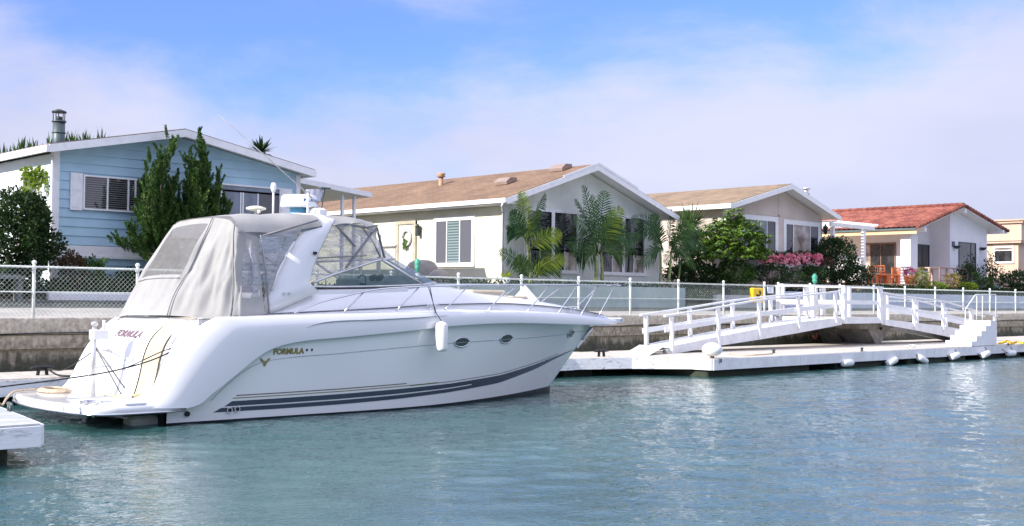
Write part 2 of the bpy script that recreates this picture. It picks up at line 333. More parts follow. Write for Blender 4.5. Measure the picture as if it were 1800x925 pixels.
# seawall material: tide-stained concrete
def seawallmat():
    m = bpy.data.materials.new('seawall_concrete'); m.use_nodes = True; t = m.node_tree; b = t.nodes['Principled BSDF']; nn_, ll = t.nodes.new, t.links.new
    g = nn_('ShaderNodeNewGeometry'); sx = nn_('ShaderNodeSeparateXYZ'); ll(g.outputs['Position'], sx.inputs[0])
    a = nn_('ShaderNodeTexNoise'); a.inputs['Scale'].default_value = 1.3; a.inputs['Detail'].default_value = 8; a.inputs['Roughness'].default_value = .65; ll(g.outputs['Position'], a.inputs['Vector'])
    mpp = nn_('ShaderNodeMapping'); mpp.inputs['Scale'].default_value = (3.5, 1, .35); ll(g.outputs['Position'], mpp.inputs[0])
    s2 = nn_('ShaderNodeTexNoise'); s2.inputs['Scale'].default_value = 2; s2.inputs['Detail'].default_value = 6; ll(mpp.outputs[0], s2.inputs['Vector'])
    z = nn_('ShaderNodeMath'); z.operation = 'MULTIPLY_ADD'; ll(a.outputs[0], z.inputs[0]); z.inputs[1].default_value = .75; ll(sx.outputs[2], z.inputs[2])
    z2 = nn_('ShaderNodeMath'); z2.operation = 'MULTIPLY_ADD'; ll(s2.outputs[0], z2.inputs[0]); z2.inputs[1].default_value = .7; ll(z.outputs[0], z2.inputs[2])
    mr = nn_('ShaderNodeMapRange'); ll(z2.outputs[0], mr.inputs[0]); mr.inputs[1].default_value = .7; mr.inputs[2].default_value = 2.5
    r = nn_('ShaderNodeValToRGB'); e = r.color_ramp.elements; e[0].position = 0; e[0].color = (.025, .032, .020, 1); e[1].position = 1; e[1].color = (.52, .48, .40, 1)
    for p, c in ((.25, (.050, .055, .034)), (.38, (.085, .08, .055)), (.50, (.33, .29, .215)), (.58, (.20, .175, .13)), (.68, (.42, .375, .29)), (.8, (.34, .305, .24))): q = e.new(p); q.color = (*c, 1)
    ll(mr.outputs[0], r.inputs[0])
    f = nn_('ShaderNodeTexNoise'); f.inputs['Scale'].default_value = 14; f.inputs['Detail'].default_value = 8; ll(g.outputs['Position'], f.inputs['Vector'])
    mr2 = nn_('ShaderNodeMapRange'); ll(f.outputs[0], mr2.inputs[0]); mr2.inputs[1].default_value = .3; mr2.inputs[2].default_value = .7; mr2.inputs[3].default_value = .9; mr2.inputs[4].default_value = 1.6
    mu = nn_('ShaderNodeMix'); mu.data_type = 'RGBA'; mu.blend_type = 'MULTIPLY'; mu.inputs[0].default_value = 1; ll(r.outputs[0], mu.inputs[6]); ll(mr2.outputs[0], mu.inputs[7]); ll(mu.outputs[2], b.inputs['Base Color'])
    b.inputs['Roughness'].default_value = .9
    bp = nn_('ShaderNodeBump'); bp.inputs['Strength'].default_value = .6; bp.inputs['Distance'].default_value = .03; ll(f.outputs[0], bp.inputs['Height']); ll(bp.outputs[0], b.inputs['Normal'])
    return m
seam = seawallmat()
def watermat():
    m = bpy.data.materials.new('harbour_water'); m.use_nodes = True; t = m.node_tree; b = t.nodes['Principled BSDF']; nn_, ll = t.nodes.new, t.links.new
    b.inputs['Roughness'].default_value = .02; b.inputs['IOR'].default_value = 1.55; b.inputs['Specular IOR Level'].default_value = .5
    g = nn_('ShaderNodeNewGeometry')
    def nz(scale, st, det, dist=0., rot=.8, rough=.55):
        mpp = nn_('ShaderNodeMapping'); mpp.inputs['Scale'].default_value = st; mpp.inputs['Rotation'].default_value = (0, 0, rot); ll(g.outputs['Position'], mpp.inputs[0])
        a = nn_('ShaderNodeTexNoise'); a.inputs['Scale'].default_value = scale; a.inputs['Detail'].default_value = det; a.inputs['Distortion'].default_value = dist; a.inputs['Roughness'].default_value = rough; ll(mpp.outputs[0], a.inputs['Vector']); return a.outputs[0]
    # ripples run across the line of sight
    a = nz(7., (1, 1.8, 1), 3, .8, .80); c = nz(.7, (1, 1.7, 1), 2, .4, .65); f = nz(.13, (1, 1, 1), 3, 0, 0); tnt = nz(.35, (1, 1, 1), 4, .5, .2)
    r = nn_('ShaderNodeValToRGB'); r.color_ramp.elements[0].position = .35; r.color_ramp.elements[1].position = .65; r.color_ramp.elements[0].color = (.024, .078, .074, 1); r.color_ramp.elements[1].color = (.040, .115, .108, 1)
    ll(tnt, r.inputs[0]); ll(r.outputs[0], b.inputs['Base Color'])
    mr = nn_('ShaderNodeMapRange'); ll(f, mr.inputs[0]); mr.inputs[1].default_value = .38; mr.inputs[2].default_value = .62; mr.inputs[3].default_value = .6; mr.inputs[4].default_value = 1.2
    mu = nn_('ShaderNodeMath'); mu.operation = 'MULTIPLY'; ll(a, mu.inputs[0]); ll(mr.outputs[0], mu.inputs[1])
    b1 = nn_('ShaderNodeBump'); b1.inputs['Strength'].default_value = 1; b1.inputs['Distance'].default_value = .018; ll(mu.outputs[0], b1.inputs['Height'])
    b2 = nn_('ShaderNodeBump'); b2.inputs['Strength'].default_value = 1; b2.inputs['Distance'].default_value = .0; ll(c, b2.inputs['Height']); ll(b1.outputs[0], b2.inputs['Normal']); ll(b2.outputs[0], b.inputs['Normal'])
    return m
waterm = watermat()
# ------------------------------------------------------------ ground and water
WY = 25.0   # face of the seawall
def make_water():
    x0, x1, y0, y1, st = -4., 64., 4.5, WY+.4, .075
    nx, ny = int((x1-x0)/st)+1, int((y1-y0)/st)+1; X, Y = np.meshgrid(np.linspace(x0, x1, nx), np.linspace(y0, y1, ny)); Z = np.zeros_like(X)
    rg = np.random.RandomState(5); vx, vy = .70, .72
    for i in range(70):
        lam = .27*(1.1/.27)**(rg.rand()**1.2); th = math.atan2(vy, vx)+rg.normal(0, .6); k = 2*math.pi/lam; sl = WS*(.5+rg.rand())
        Z += sl/k*np.sin(k*(X*math.cos(th)+Y*math.sin(th))+rg.rand()*6.28+.35*np.sin(.9*X+rg.rand()*6)+.35*np.sin(.8*Y+rg.rand()*6))
    # ruffled and calm patches, stilled at the rim so that it meets the flat outer sheet
    pt = .75+.35*np.sin(.21*X+.9*np.sin(.17*Y))*np.sin(.33*Y+.7*np.sin(.13*X)+1)
    ed = np.clip(np.minimum.reduce([X-x0, x1-X, Y-y0]), 0, 1); Z *= pt*ed
    me = bpy.data.meshes.new('water'); nv = nx*ny; ov = np.array([[-400, -400, 0], [600, -400, 0], [600, y0, 0], [-400, y0, 0], [x0, y0, 0], [x0, y1, 0], [-400, y1, 0], [x1, y0, 0], [600, y1, 0], [x1, y1, 0]], float)
    co = np.vstack([np.stack([X.ravel(), Y.ravel(), Z.ravel()], 1), ov]); idx = np.arange(nv).reshape(ny, nx)
    q = np.stack([idx[:-1, :-1], idx[:-1, 1:], idx[1:, 1:], idx[1:, :-1]], -1).reshape(-1, 4); oq = np.array([[0, 1, 2, 3], [3, 4, 5, 6], [7, 2, 8, 9]])+nv; q = np.vstack([q, oq])
    me.vertices.add(len(co)); me.vertices.foreach_set('co', co.ravel()); me.loops.add(q.size); me.loops.foreach_set('vertex_index', q.ravel().astype(np.int32)); me.polygons.add(len(q))
    me.polygons.foreach_set('loop_start', np.arange(0, q.size, 4, dtype=np.int32)); me.polygons.foreach_set('loop_total', np.full(len(q), 4, dtype=np.int32)); me.polygons.foreach_set('use_smooth', np.ones(len(q), bool)); me.update(calc_edges=True); me.validate()
    me.materials.append(waterm); o = bpy.data.objects.new('water', me); col.objects.link(o); o['kind'] = 'structure'
WS = .0125
make_water()
def gz(X): return 1.93 if X < 20 else 1.93-(X-20)*.02 if X < 28 else 1.78
xs = [-300, -60, 0, 10, 20, 24, 28, 40, 60, 100, 200, 800]
gr = MB().grid([[(x, WY+.32, 1.54) for x in xs], [(x, 27.9, 1.54+(gz(x)-1.6)*.6) for x in xs], [(x, 29.62, gz(x)-.012) for x in xs], [(x, 30.4, 2.18) for x in xs], [(x, 46, 2.25) for x in xs], [(x, 1500, 2.25) for x in xs]], False)
tag(obj('ground', gr, soil), kind='structure')
xs2 = [-60, -20, 0, 10, 20, 24, 28, 40, 60, 100, 200]
tag(obj('pavement', MB().grid([[(x, WY+.33, 1.565) for x in xs2], [(x, 27.9, 1.56+(gz(x)-1.6)*.6) for x in xs2]], False), conc), kind='structure')
tag(obj('road', MB().grid([[(x, 27.9, 1.55+(gz(x)-1.6)*.6) for x in xs2], [(x, 29.55, gz(x)+.003) for x in xs2]], False), asph), kind='structure')
# seawall: bottom, ledge blocks, coping
sw = thing('seawall', (30, WY+.2, 0), 'long tide-stained grey concrete seawall below the fence', 'seawall')
m = MB(); m.box(-60, 200, WY, WY+.6, -1.5, .62); m.box(-60, 200, WY+.07, WY+.5, .6, 1.1); obj('lower_face', m, seam, sw)
m = MB(); x = -60.; k = 0
while x < 190:
    ln = 9+rnd.random()*9; j = rnd.random()*.03; m.bbox(x, x+ln-.012, WY-.02-j, WY+.45, .93, 1.22, .015); x += ln
obj('ledge', m, seam, sw)
m = MB(); x = -58.2
while x < 190:
    ln = 7+rnd.random()*7; j = rnd.random()*.02
    if True: m.bbox(x, x+ln-.014, WY-.09-j, WY+.34, 1.235, 1.60-rnd.random()*.015, .02)
    else: m.bbox(x, x+ln-.014, WY-.05, WY+.34, 1.235, 1.5, .05)
    x += ln
obj('coping', m, seam, sw)
m = MB(); pts = [(x, WY-.13, 1.25+.012*math.sin(x*1.3)-(.02 if int(x) % 7 == 0 else 0)) for x in np.arange(-20, 90, .8)]; m.tube(pts, .013, 5); obj('cable', m, black, sw)
# ------------------------------------------------------------ fence
FP = [10.11+2.585*i for i in range(-9, 26)]
fx = [10.11, 12.45, 14.9, 17.3, 19.7, 22.1, 24.6, 27.1, 29.58, 32.12, 34.71, 37.27, 38.18, 40.4, 42.59, 45.31, 48.0, 50.8, 53.6, 56.45, 59.4, 62.3, 65.2, 68.1, 71, 74, 77, 80, 83]
fx = [10.11-2.5*k for k in range(6, 0, -1)]+fx
ft = thing('chain_link_fence', (30, WY, 1.6), 'white post chain link fence running along the top of the seawall', 'fence')
pm = MB().tube([(0, 0, 0), (0, 0, 1.13)], .036, 8); pm.ball((0, 0, 1.175), .052, 10); pm.box(-.03, .03, -.045, .045, 1.03, 1.09)
p0 = None
for i, x in enumerate(fx):
    if p0 is None: p0 = obj('post', pm, post_m, ft, local=True); p = p0
    else: p = p0.copy(); col.objects.link(p)
    p.parent = ft; p.location = (x-30, 0, -.02); p.rotation_euler = (0, R(rnd.uniform(-.5, .5)), 0)
segs = [(-6, 38.18), (40.4, 83)]
for a, b in segs:
    obj('top_rail', MB().tube([(a, WY, 2.66), (b, WY, 2.66)], .022, 8), post_m, ft)
    obj('middle_rail', MB().tube([(a, WY, 2.13), (b, WY, 2.13)], .016, 6), post_m, ft)
for i in range(len(fx)-1):
    a, b = fx[i], fx[i+1]
    if abs(a-38.18) < .01 or a > 66 or a < 0: continue
    m = MB(); z0, z1 = 1.62, 2.70; pitch = .105 if a < 45 else .14; h = z1-z0
    st = a-h
    while st < b:
        for sgn in (1, -1):
            p, q = (st, z0), (st+h, z1)
            t0 = max(0, (a-p[0])/h); t1 = min(1, (b-p[0])/h)
            if t1 <= t0: continue
            zz0, zz1 = (z0+t0*h, z0+t1*h) if sgn > 0 else (z1-t0*h, z1-t1*h)
            m.tube([(p[0]+t0*h, WY-.03, zz0), (p[0]+t1*h, WY-.03, zz1)], .0032, 3, False)
        st += pitch
    obj('chain_link', m, wire_m, ft, fixn=False)
# ------------------------------------------------------------ walls in front of the gardens
tag(obj('low_wall', MB().bbox(12.35, 27.2, 29.6, 29.78, 1.7, 2.12, .02), white), 'long low white kerb wall before the blue house', 'wall')
tag(obj('planter_wall', MB().bbox(22.5, 38.36, 29.5, 29.66, 1.7, 2.58, .015), planterm), 'sage green painted planter wall before the beige house', 'wall')
tag(obj('planter_wall', MB().bbox(45.5, 95, 29.45, 29.63, 1.7, 2.52, .015), bluewall), 'pale blue planter wall below the red tiled house', 'wall')
tag(obj('garden_block_wall', MB().bbox(40.6, 45.4, 29.6, 29.8, 1.7, 2.32, .02), mat('grey_block', (.42, .42, .44), .9, .1, 2)), 'low grey block wall in front of the peach house', 'wall')
m = MB().grid([[(x, 29.64, z) for x in (22.5, 38.3)] for z in (2.40,)]+[[(x, 31, 2.50) for x in (22.5, 38.3)]], False); 
tag(obj('planting_bed', m, soil), kind='structure')
# ------------------------------------------------------------ houses
def lap_face(mb, prof_lo, x0, x1, z0, z1, Y, lim=None, pitch=.245, axis='y', lip=.028):
    z = z0
    while z < z1-.02:
        zt = min(z+pitch, z1)
        def rng(zz):
            if lim is None: return x0, x1
            return lim(zz)
        a0, b0 = rng(z); a1, b1 = rng(zt)
        if b0-a0 < .05: break
        if b1 < a1: a1 = b1 = (a0+b0)/2
        if axis == 'y': vs = [(a0, Y-lip, z), (b0, Y-lip, z), (b1, Y-.002, zt), (a1, Y-.002, zt), (a0, Y, z), (b0, Y, z)]
        else: vs = [(Y-lip, a0, z), (Y-lip, b0, z), (Y-.002, b1, zt), (Y-.002, a1, zt), (Y, a0, z), (Y, b0, z)]
        mb.add(vs, [(0, 1, 2, 3), (4, 5, 1, 0)]); z = zt
def window(parent, axis, a0, a1, z0, z1, pos, panes, fw=.07, trim=.0, mp=white, proud=.05):
    """axis 'y': faces -Y at Y=pos, spans x a0..a1; axis 'x': faces -X at X=pos, spans y.  panes: (fraction0, fraction1, zfrac0, zfrac1, material)"""
    f = MB()
    def bx(mb, p0, p1, q0, q1, d0, d1):
        if axis == 'y': mb.box(p0, p1, pos-d1, pos-d0, q0, q1)
        else: mb.box(pos-d1, pos-d0, p0, p1, q0, q1)
    t = fw+trim
    bx(f, a0-t, a1+t, z1, z1+t, 0, proud); bx(f, a0-t, a1+t, z0-t, z0, 0, proud+.02)
    bx(f, a0-t, a0, z0, z1, 0, proud); bx(f, a1, a1+t, z0, z1, 0, proud)
    W, H = a1-a0, z1-z0; xb = sorted({round(p[0], 4) for p in panes}|{round(p[1], 4) for p in panes})
    vb, hb = set(), set()
    for p in panes:
        for e in (p[0], p[1]):
            if 0.001 < e < .999: vb.add((round(e, 3), p[2], p[3]))
        for e in (p[2], p[3]):
            if 0.001 < e < .999: hb.add((round(e, 3), p[0], p[1]))
    for e, q0, q1 in sorted(vb): x = a0+e*W; bx(f, x-.022, x+.022, z0+q0*H+.026*(q0 > 0), z0+q1*H-.026*(q1 < 1), .004, proud-.008)
    for e, q0, q1 in sorted(hb): zz = z0+e*H; bx(f, a0+q0*W+.0221*(q0 > 0)-.0221*(q0 > 0), a0+q1*W, zz-.025, zz+.025, .004, proud-.010)
    fr = obj('window', f, mp, parent)
    for p in panes:
        g = MB(); bx(g, a0+p[0]*W, a0+p[1]*W, z0+p[2]*H, z0+p[3]*H, .0, .016); obj('pane', g, p[4], fr)
    return fr
def roof_slab(mb, xe, ze, xr, zr, y0, y1, th=.12):
    mb.prism([(xe, ze), (xr, zr), (xr, zr-th), (xe, ze-th)], 'y', y0, y1)
def fascia(mb, pts, Y, h=.2, th=.035):
    for (x0, z0), (x1, z1) in zip(pts, pts[1:]): mb.prism([(x0, z0), (x1, z1), (x1, z1-h), (x0, z0-h)], 'y', Y-th, Y)
# ---- blue house
bh = thing('blue_house', (17, 38, 2.2), 'blue lap sided manufactured home with white side at far left', 'house')
WX0, WX1, YF, YB = 13.02, 20.72, 31., 52.
RL, RP, RRt = (12.66, 6.0), (16.55, 6.80), (20.98, 6.00)
def blim(z):
    tl = RL[1]-.16; 
    if z <= tl: return WX0, WX1
    s1 = (RP[1]-RL[1])/(RP[0]-RL[0]); s2 = (RP[1]-RRt[1])/(RRt[0]-RP[0])
    return max(WX0, RL[0]+(z-tl)/s1), min(WX1, RRt[0]-(z-tl)/s2)
m = MB(); m.prism([(WX0+.02, 2.1), (WX1-.02, 2.1), (WX1-.02, RRt[1]-.2), (RP[0], RP[1]-.16), (WX0+.02, RL[1]-.2)], 'y', YF+.01, YB)
lap_face(m, 0, 0, 0, 2.15, 3.12, YF, lambda z: (WX0, WX1)); lap_face(m, 0, 0, 0, 3.42, 6.8, YF, blim)
obj('wall', m, blued, bh)
m = MB(); lap_face(m, 0, YF+.12, YB, 2.15, 5.85, WX0, None, axis='x'); 
m.prism([(WX0, 2.1), (WX0+.02, 2.1), (WX0+.02, 5.85), (WX0, 5.85)], 'y', YF+.1, YB); obj('side_wall', m, bluew, bh)
m = MB(); m.box(WX0-.02, WX1+.02, YF-.06, YF-.003, 3.13, 3.40); m.box(WX0-.01, WX1+.01, YF-.09, YF-.003, 3.07, 3.125)
m.box(WX0-.045, WX0+.12, YF-.045, YF+.13, 2.2, 5.9); m.box(WX1-.12, WX1+.03, YF-.045, YF+.1, 2.2, 5.85); obj('trim', m, white, bh)
m = MB(); m.tube([(WX0-.1, YF-.05, 5.75), (WX0-.1, YF-.09, 5.6), (WX0-.1, YF-.09, 2.4), (WX0-.16, YF-.2, 2.3)], .035, 8); obj('downspout', m, white, bh)
m = MB(); roof_slab(m, RL[0], RL[1]+.03, RP[0], RP[1]+.03, YF-.48, YB+.4, .14); roof_slab(m, RRt[0], RRt[1]+.03, RP[0], RP[1]+.03, YF-.48, YB+.4, .14); rf = obj('roof', m, shingle3, bh)
m = MB(); fascia(m, [RL, RP, RRt], YF-.48, .21, .04); m.box(RL[0]-.09, RL[0]-.002, YF-.52, YB+.4, RL[1]-.2, RL[1]-.02); m.box(RRt[0]+.002, RRt[0]+.04, YF-.52, YB+.4, RRt[1]-.2, RRt[1]-.02); obj('fascia', m, white, bh)
m = MB(); roof_slab(m, RL[0]+.01, RL[1]-.112, RP[0], RP[1]-.112, YF-.475, YB, .02); roof_slab(m, RRt[0]-.01, RRt[1]-.112, RP[0], RP[1]-.112, YF-.475, YB, .02); obj('soffit', m, white, bh)
c = at(103, 250, Y=33.5); m = MB(); m.tube([(c.x, 33.5, 5.9), (c.x, 33.5, 7.05)], .17, 14); m.lathe([(.19, 6.72), (.19, 6.76)], (c.x, 33.5, 0)); m.lathe([(.2, 7.04), (.2, 7.09)], (c.x, 33.5, 0))
ch = obj('chimney', m, galv, rf); m = MB(); m.lathe([(.21, 7.32), (.2, 7.36), (.05, 7.42)], (c.x, 33.5, 0)); m.lathe([(.09, 7.09), (.09, 7.2)], (c.x, 33.5, 0))
for a in range(5): t = a*2*math.pi/5; m.beam((c.x+.16*math.cos(t), 33.5+.16*math.sin(t), 7.08), (c.x+.17*math.cos(t), 33.5+.17*math.sin(t), 7.34), .02, .02)
obj('chimney_cap', m, dkmetal, bh)
# front windows (from photo: 148..262 px and 386..490 px)
a = at(148, 303, Y=YF); b = at(148, 385, Y=YF)
def fw_(x0, x1, yt, yb, Y): t_, b_ = at(x0, yt, Y=Y), at(x1, yb, Y=Y); return t_.x, b_.x, at((x0+x1)/2, (yt if False else yb), Y=Y).z, t_.z
x0, x1 = a.x, at(272, 385, Y=YF).x
window(bh, 'y', x0, x1, 4.42, 5.28, YF-.03, [(0, .31, 0, 1, pane_blind), (.31, .60, 0, 1, pane_blind), (.60, .70, 0, 1, pane_blind), (.70, 1, 0, 1, pane_blind)], .045)
sx0 = at(123, 302, Y=YF).x; m = MB(); m.box(sx0, x0-.06, YF-.07, YF-.03, 4.35, 5.36); 
for za, zb in ((4.42, 4.80), (4.88, 5.29)): m.box(sx0+.05, x0-.11, YF-.078, YF-.07, za, zb)
obj('shutter', m, white, bh)
x0, x1 = at(388, 350, Y=YF).x, at(489, 350, Y=YF).x
window(bh, 'y', x0, x1, 4.38, 5.36, YF-.03, [(0, .32, 0, .84, pane_grey), (.32, .36, 0, .84, pane_grey), (.36, .62, 0, .84, pane_grey), (.62, 1, 0, .84, pane_dark), (0, 1, .84, 1, pane_grey)], .045)
m = MB(); m.box(x1+.07, x1+.46, YF-.07, YF-.03, 4.30, 5.40); m.box(x1+.12, x1+.41, YF-.078, YF-.07, 4.40, 5.30); obj('shutter', m, white, bh)
# side window and shutter strips
window(bh, 'x', 35.78, 36.5, 4.55, 5.5, WX0-.03, [(0, .5, 0, 1, pane_blind), (.5, 1, 0, 1, pane_scr)], .05)
window(bh, 'x', 32.2, 32.9, 4.5, 5.45, WX0-.03, [(0, 1, 0, 1, pane_blind)], .05)
# carport
cp = thing('carport', (22.4, 35, 2.2), 'flat white metal carport beside the blue house', 'carport')
m = MB(); m.prism([(20.9, 6.10), (24.95, 5.72), (24.95, 5.55), (20.9, 5.93)], 'y', 32.8, 42); obj('roof', m, white, cp)
for (x, y) in ((23.9, 33.1), (24.4, 33.1), (24.4, 39), (24.4, 41.5)): obj('post', MB().box(x-.045, x+.045, y-.045, y+.045, 2.2, 5.58), white, cp)
# ---- beige house
eh = thing('beige_house', (34, 40, 2.3), 'sage and cream manufactured home with big picture windows and brown shingle roof', 'house')
WX0, WX1, YB = 29.62, 38.5, 56.
RL, RP, RRt = (29.0, 5.66), (33.84, 7.27), (38.9, 5.56)
m = MB(); m.prism([(WX0, 2.2), (WX1, 2.2), (WX1, 5.55), (RP[0], RP[1]-.16), (WX0, 5.70)], 'y', YF, YB); obj('wall', m, beige, eh)
m = MB(); m.box(WX0-.012, WX0-.001, YF+.11, YB, 2.2, 5.62); obj('side_wall', m, beigel, eh)
obj('trim', MB().box(WX0-.03, WX0+.1, YF-.03, YF+.11, 2.4, 5.62), white, eh); obj('trim', MB().box(WX1-.1, WX1+.03, YF-.03, YF+.1, 2.4, 5.5), white, eh)
obj('batten', MB().box(33.95, 34.0, YF-.02, YF-.001, 5.5, 7.05), beige, eh)
m = MB(); roof_slab(m, RL[0], RL[1]+.03, RP[0], RP[1]+.03, 30.28, YB+.4, .12); roof_slab(m, RRt[0], RRt[1]+.03, RP[0], RP[1]+.03, 30.28, YB+.4, .12); rf = obj('roof', m, shingle, eh)
for px, py, yy in ((888, 342, 33), (985, 303, 31.7)):
    c = at(px, py, Y=yy); sl_ = (RP[1]-RL[1])/(RP[0]-RL[0]); zc = RL[1]+(c.x-RL[0])*sl_; m = MB()
    m.prism([(c.x-.25, zc-.03), (c.x+.3, zc+.16), (c.x+.28, zc+.27), (c.x-.05, zc+.26), (c.x-.28, zc+.08)], 'y', yy-.35, yy+.35); obj('roof_vent', m, mat('vent_brown', (.26, .19, .16), .6), rf)
c = at(792, 315, Y=36); m = MB(); m.tube([(c.x+1.2, 38, 6.5), (c.x+1.2, 38, 7.2)], .1, 10); m.lathe([(.19, 7.2), (.16, 7.27), (.19, 7.3), (.19, 7.36), (.02, 7.40)], (c.x+1.2, 38, 0)); obj('flue_cap', m, mat('flue_tan', (.42, .27, .16), .6), rf)
m = MB(); fascia(m, [RL, RP, RRt], 30.28, .22, .04); fascia(m, [(31.9, 6.70), (RP[0], RP[1]+.085), (36.2, 6.56)], 30.24, .09, .02)
m.box(RL[0]-.11, RL[0]-.002, 30.24, YB+.4, RL[1]-.16, RL[1]); m.box(RL[0]+.01, WX0, 30.3, YB, RL[1]-.19, RL[1]-.13); obj('fascia', m, white, eh)
m = MB(); m.tube([(RL[0]-.05, YF-.6, 5.5), (RL[0]-.02, YF-.5, 5.38), (WX0-.09, YF+.02, 5.25), (WX0-.09, YF+.02, 2.5)], .04, 8); obj('downspout', m, white, eh)
window(eh, 'x', 32.75, 34.78, 3.42, 5.02, WX0-.013, [(0, .33, 0, 1, pane_scr), (.33, .70, 0, 1, pane_teal), (.70, 1, 0, 1, pane_scr)], .16)
def pic(x0, x1, zt, zb):
    W = x1-x0
    return window(eh, 'y', x0, x1, zb, zt, YF, [(0, .47, .33, 1, pane_dark), (.53, 1, .33, 1, pane_dark), (0, .47, 0, .33, pane_dark), (.53, 1, 0, .33, pane_dark)], .12, proud=.06)
xa, xb = at(940, 380, Y=YF).x, at(1014, 380, Y=YF).x
for (x0, x1) in ((at(926, 380, Y=YF).x, at(1013, 380, Y=YF).x), (at(1056, 390, Y=YF).x, at(1131, 390, Y=YF).x)):
    W = x1-x0
    window(eh, 'y', x0, x1, 3.18, 5.36, YF, [(0, .5, .34, 1, pane_dark), (.5, 1, .34, 1, pane_dark), (0, .25, 0, .34, pane_dark), (.25, .5, 0, .34, pane_curt), (.5, .75, 0, .34, pane_dark), (.75, 1, 0, .34, pane_curt)], .13, proud=.06)
    mm_ = MB().box((x0+x1)/2-.09, (x0+x1)/2+.09, YF-.075, YF-.062, 3.18, 5.36); obj('window_mullion', mm_, white, eh)
# entrance door on the side, wreath and lantern
m = MB(); m.box(WX0-.05, WX0-.013, 36.15, 37.1, 2.9, 4.98); dr = obj('door', m, mat('door_cream', (.58, .56, .50), .5), eh)
m = MB(); m.box(WX0-.09, WX0-.013, 37.1, 37.25, 2.9, 5.12); m.box(WX0-.09, WX0-.013, 36.0, 36.15, 2.9, 5.12); m.box(WX0-.1, WX0-.013, 36.0, 37.25, 4.99, 5.12); obj('door_frame', m, mat('frame_beige', (.45, .40, .30), .6), eh)
m = MB(); cw = Vector((WX0-.1, 36.55, 4.45)); m.tube([cw+Vector((0, .26*math.cos(t), .3*math.sin(t))) for t in np.linspace(0, 2*math.pi, 17)], .055, 6); wr = thing('wreath', cw, 'white wreath with a green sprig hanging on the beige house door', 'wreath'); obj('ring', m, mat('wreath_white', (.66, .66, .58), .9, .3, 20), wr); mq = MB()
for _ in range(90): q = cw+Vector((-.06, prnd0.uniform(-.12, .12), prnd0.uniform(-.42, -.05))); mq.add([q, q+Vector((-.02, .05, .02)), q+Vector((0, .02, -.09))], [(0, 1, 2)])
obj('sprig', mq, lf_mid, wr, fixn=False)
m = MB(); m.box(WX0-.22, WX0-.08, 35.72, 35.86, 4.5, 4.85); m.lathe([(.12, 4.85), (.02, 4.97)], (WX0-.15, 35.79, 0), 8); m.box(WX0-.1, WX0-.01, 35.75, 35.83, 4.65, 4.7); obj('wall_lantern', m, dkmetal, eh)
m = MB(); roof_slab(m, RL[0]+.01, RL[1]-.092, RP[0], RP[1]-.092, 30.285, YB, .02); roof_slab(m, RRt[0]-.01, RRt[1]-.092, RP[0], RP[1]-.092, 30.285, YB, .02); obj('soffit', m, white, eh)
# ---- peach house
ph = thing('peach_house', (47, 40, 2.3), 'peach sided manufactured home with flower boxes under wide white windows', 'house')
WX0, WX1 = 43.14, 51.15
RL, RP, RRt = (42.6, 6.32), (47.35, 7.52), (51.65, 6.26)
m = MB(); m.prism([(WX0, 2.2), (WX1, 2.2), (WX1, 6.2), (RP[0], RP[1]-.16), (WX0, 6.3)], 'y', YF, YB); obj('wall', m, peach, ph)
m = MB(); m.box(WX0-.03, WX0+.1, YF-.03, YF+.1, 2.4, 6.2); obj('trim', m, white, ph)
m = MB(); m.box(WX0+.1, WX1, YF-.02, YF-.001, 6.05, 6.13); m.box(47.3, 47.38, YF-.02, YF-.001, 3.9, 7.2); obj('batten', m, peach, ph)
m = MB(); roof_slab(m, RL[0], RL[1]+.03, RP[0], RP[1]+.03, 30.28, YB+.4, .12); roof_slab(m, RRt[0], RRt[1]+.03, RP[0], RP[1]+.03, 30.28, YB+.4, .12); rf = obj('roof', m, shingle2, ph)
m = MB(); fascia(m, [RL, RP, RRt], 30.28, .23, .04); m.box(RL[0]-.12, RL[0]-.002, 30.24, YB+.4, RL[1]-.2, RL[1]); obj('fascia', m, white, ph)
c = at(1417, 345, Y=33.5); zc = 6.6; m = MB(); m.tube([(c.x, 33.5, 6.3), (c.x, 33.5, c.z+.1)], .16, 12); m.lathe([(.24, c.z+.36), (.22, c.z+.42), (.04, c.z+.46)], (c.x, 33.5, 0)); m.lathe([(.12, c.z+.1), (.12, c.z+.36)], (c.x, 33.5, 0)); m.lathe([(.2, c.z+.1), (.2, c.z+.15)], (c.x, 33.5, 0)); obj('chimney', m, alu, rf)
xa, xb = at(1308, 380, Y=YF).x, at(1362, 380, Y=YF).x
window(ph, 'y', xa, xb, 4.05, 5.78, YF, [(0, .5, 0, 1, pane_grey), (.5, .72, 0, 1, pane_grey), (.72, 1, 0, 1, pane_dark)], .22, proud=.05)
xa, xb = at(1381, 395, Y=YF).x, at(1437, 395, Y=YF).x
window(ph, 'y', xa, xb, 4.05, 5.72, YF, [(0, .22, 0, 1, pane_dark), (.22, .75, 0, 1, pane_curt), (.75, 1, 0, 1, pane_dark)], .22, proud=.05)
for px, py in ((1297, 388), (1451, 404)):
    c = at(px, py, Y=YF-.15); m = MB(); m.lathe([(.04, -.24), (.09, -.16), (.12, .08), (.15, .1), (.04, .22), (.01, .32)], (c.x, c.y, c.z), 8); m.box(c.x-.03, c.x+.03, c.y, YF-.001, c.z-.1, c.z); obj('wall_lantern', m, dkmetal, ph)
m = MB(); roof_slab(m, RL[0]+.01, RL[1]-.092, RP[0], RP[1]-.092, 30.285, YB, .02); roof_slab(m, RRt[0]-.01, RRt[1]-.092, RP[0], RP[1]-.092, 30.285, YB, .02); obj('soffit', m, white, ph)
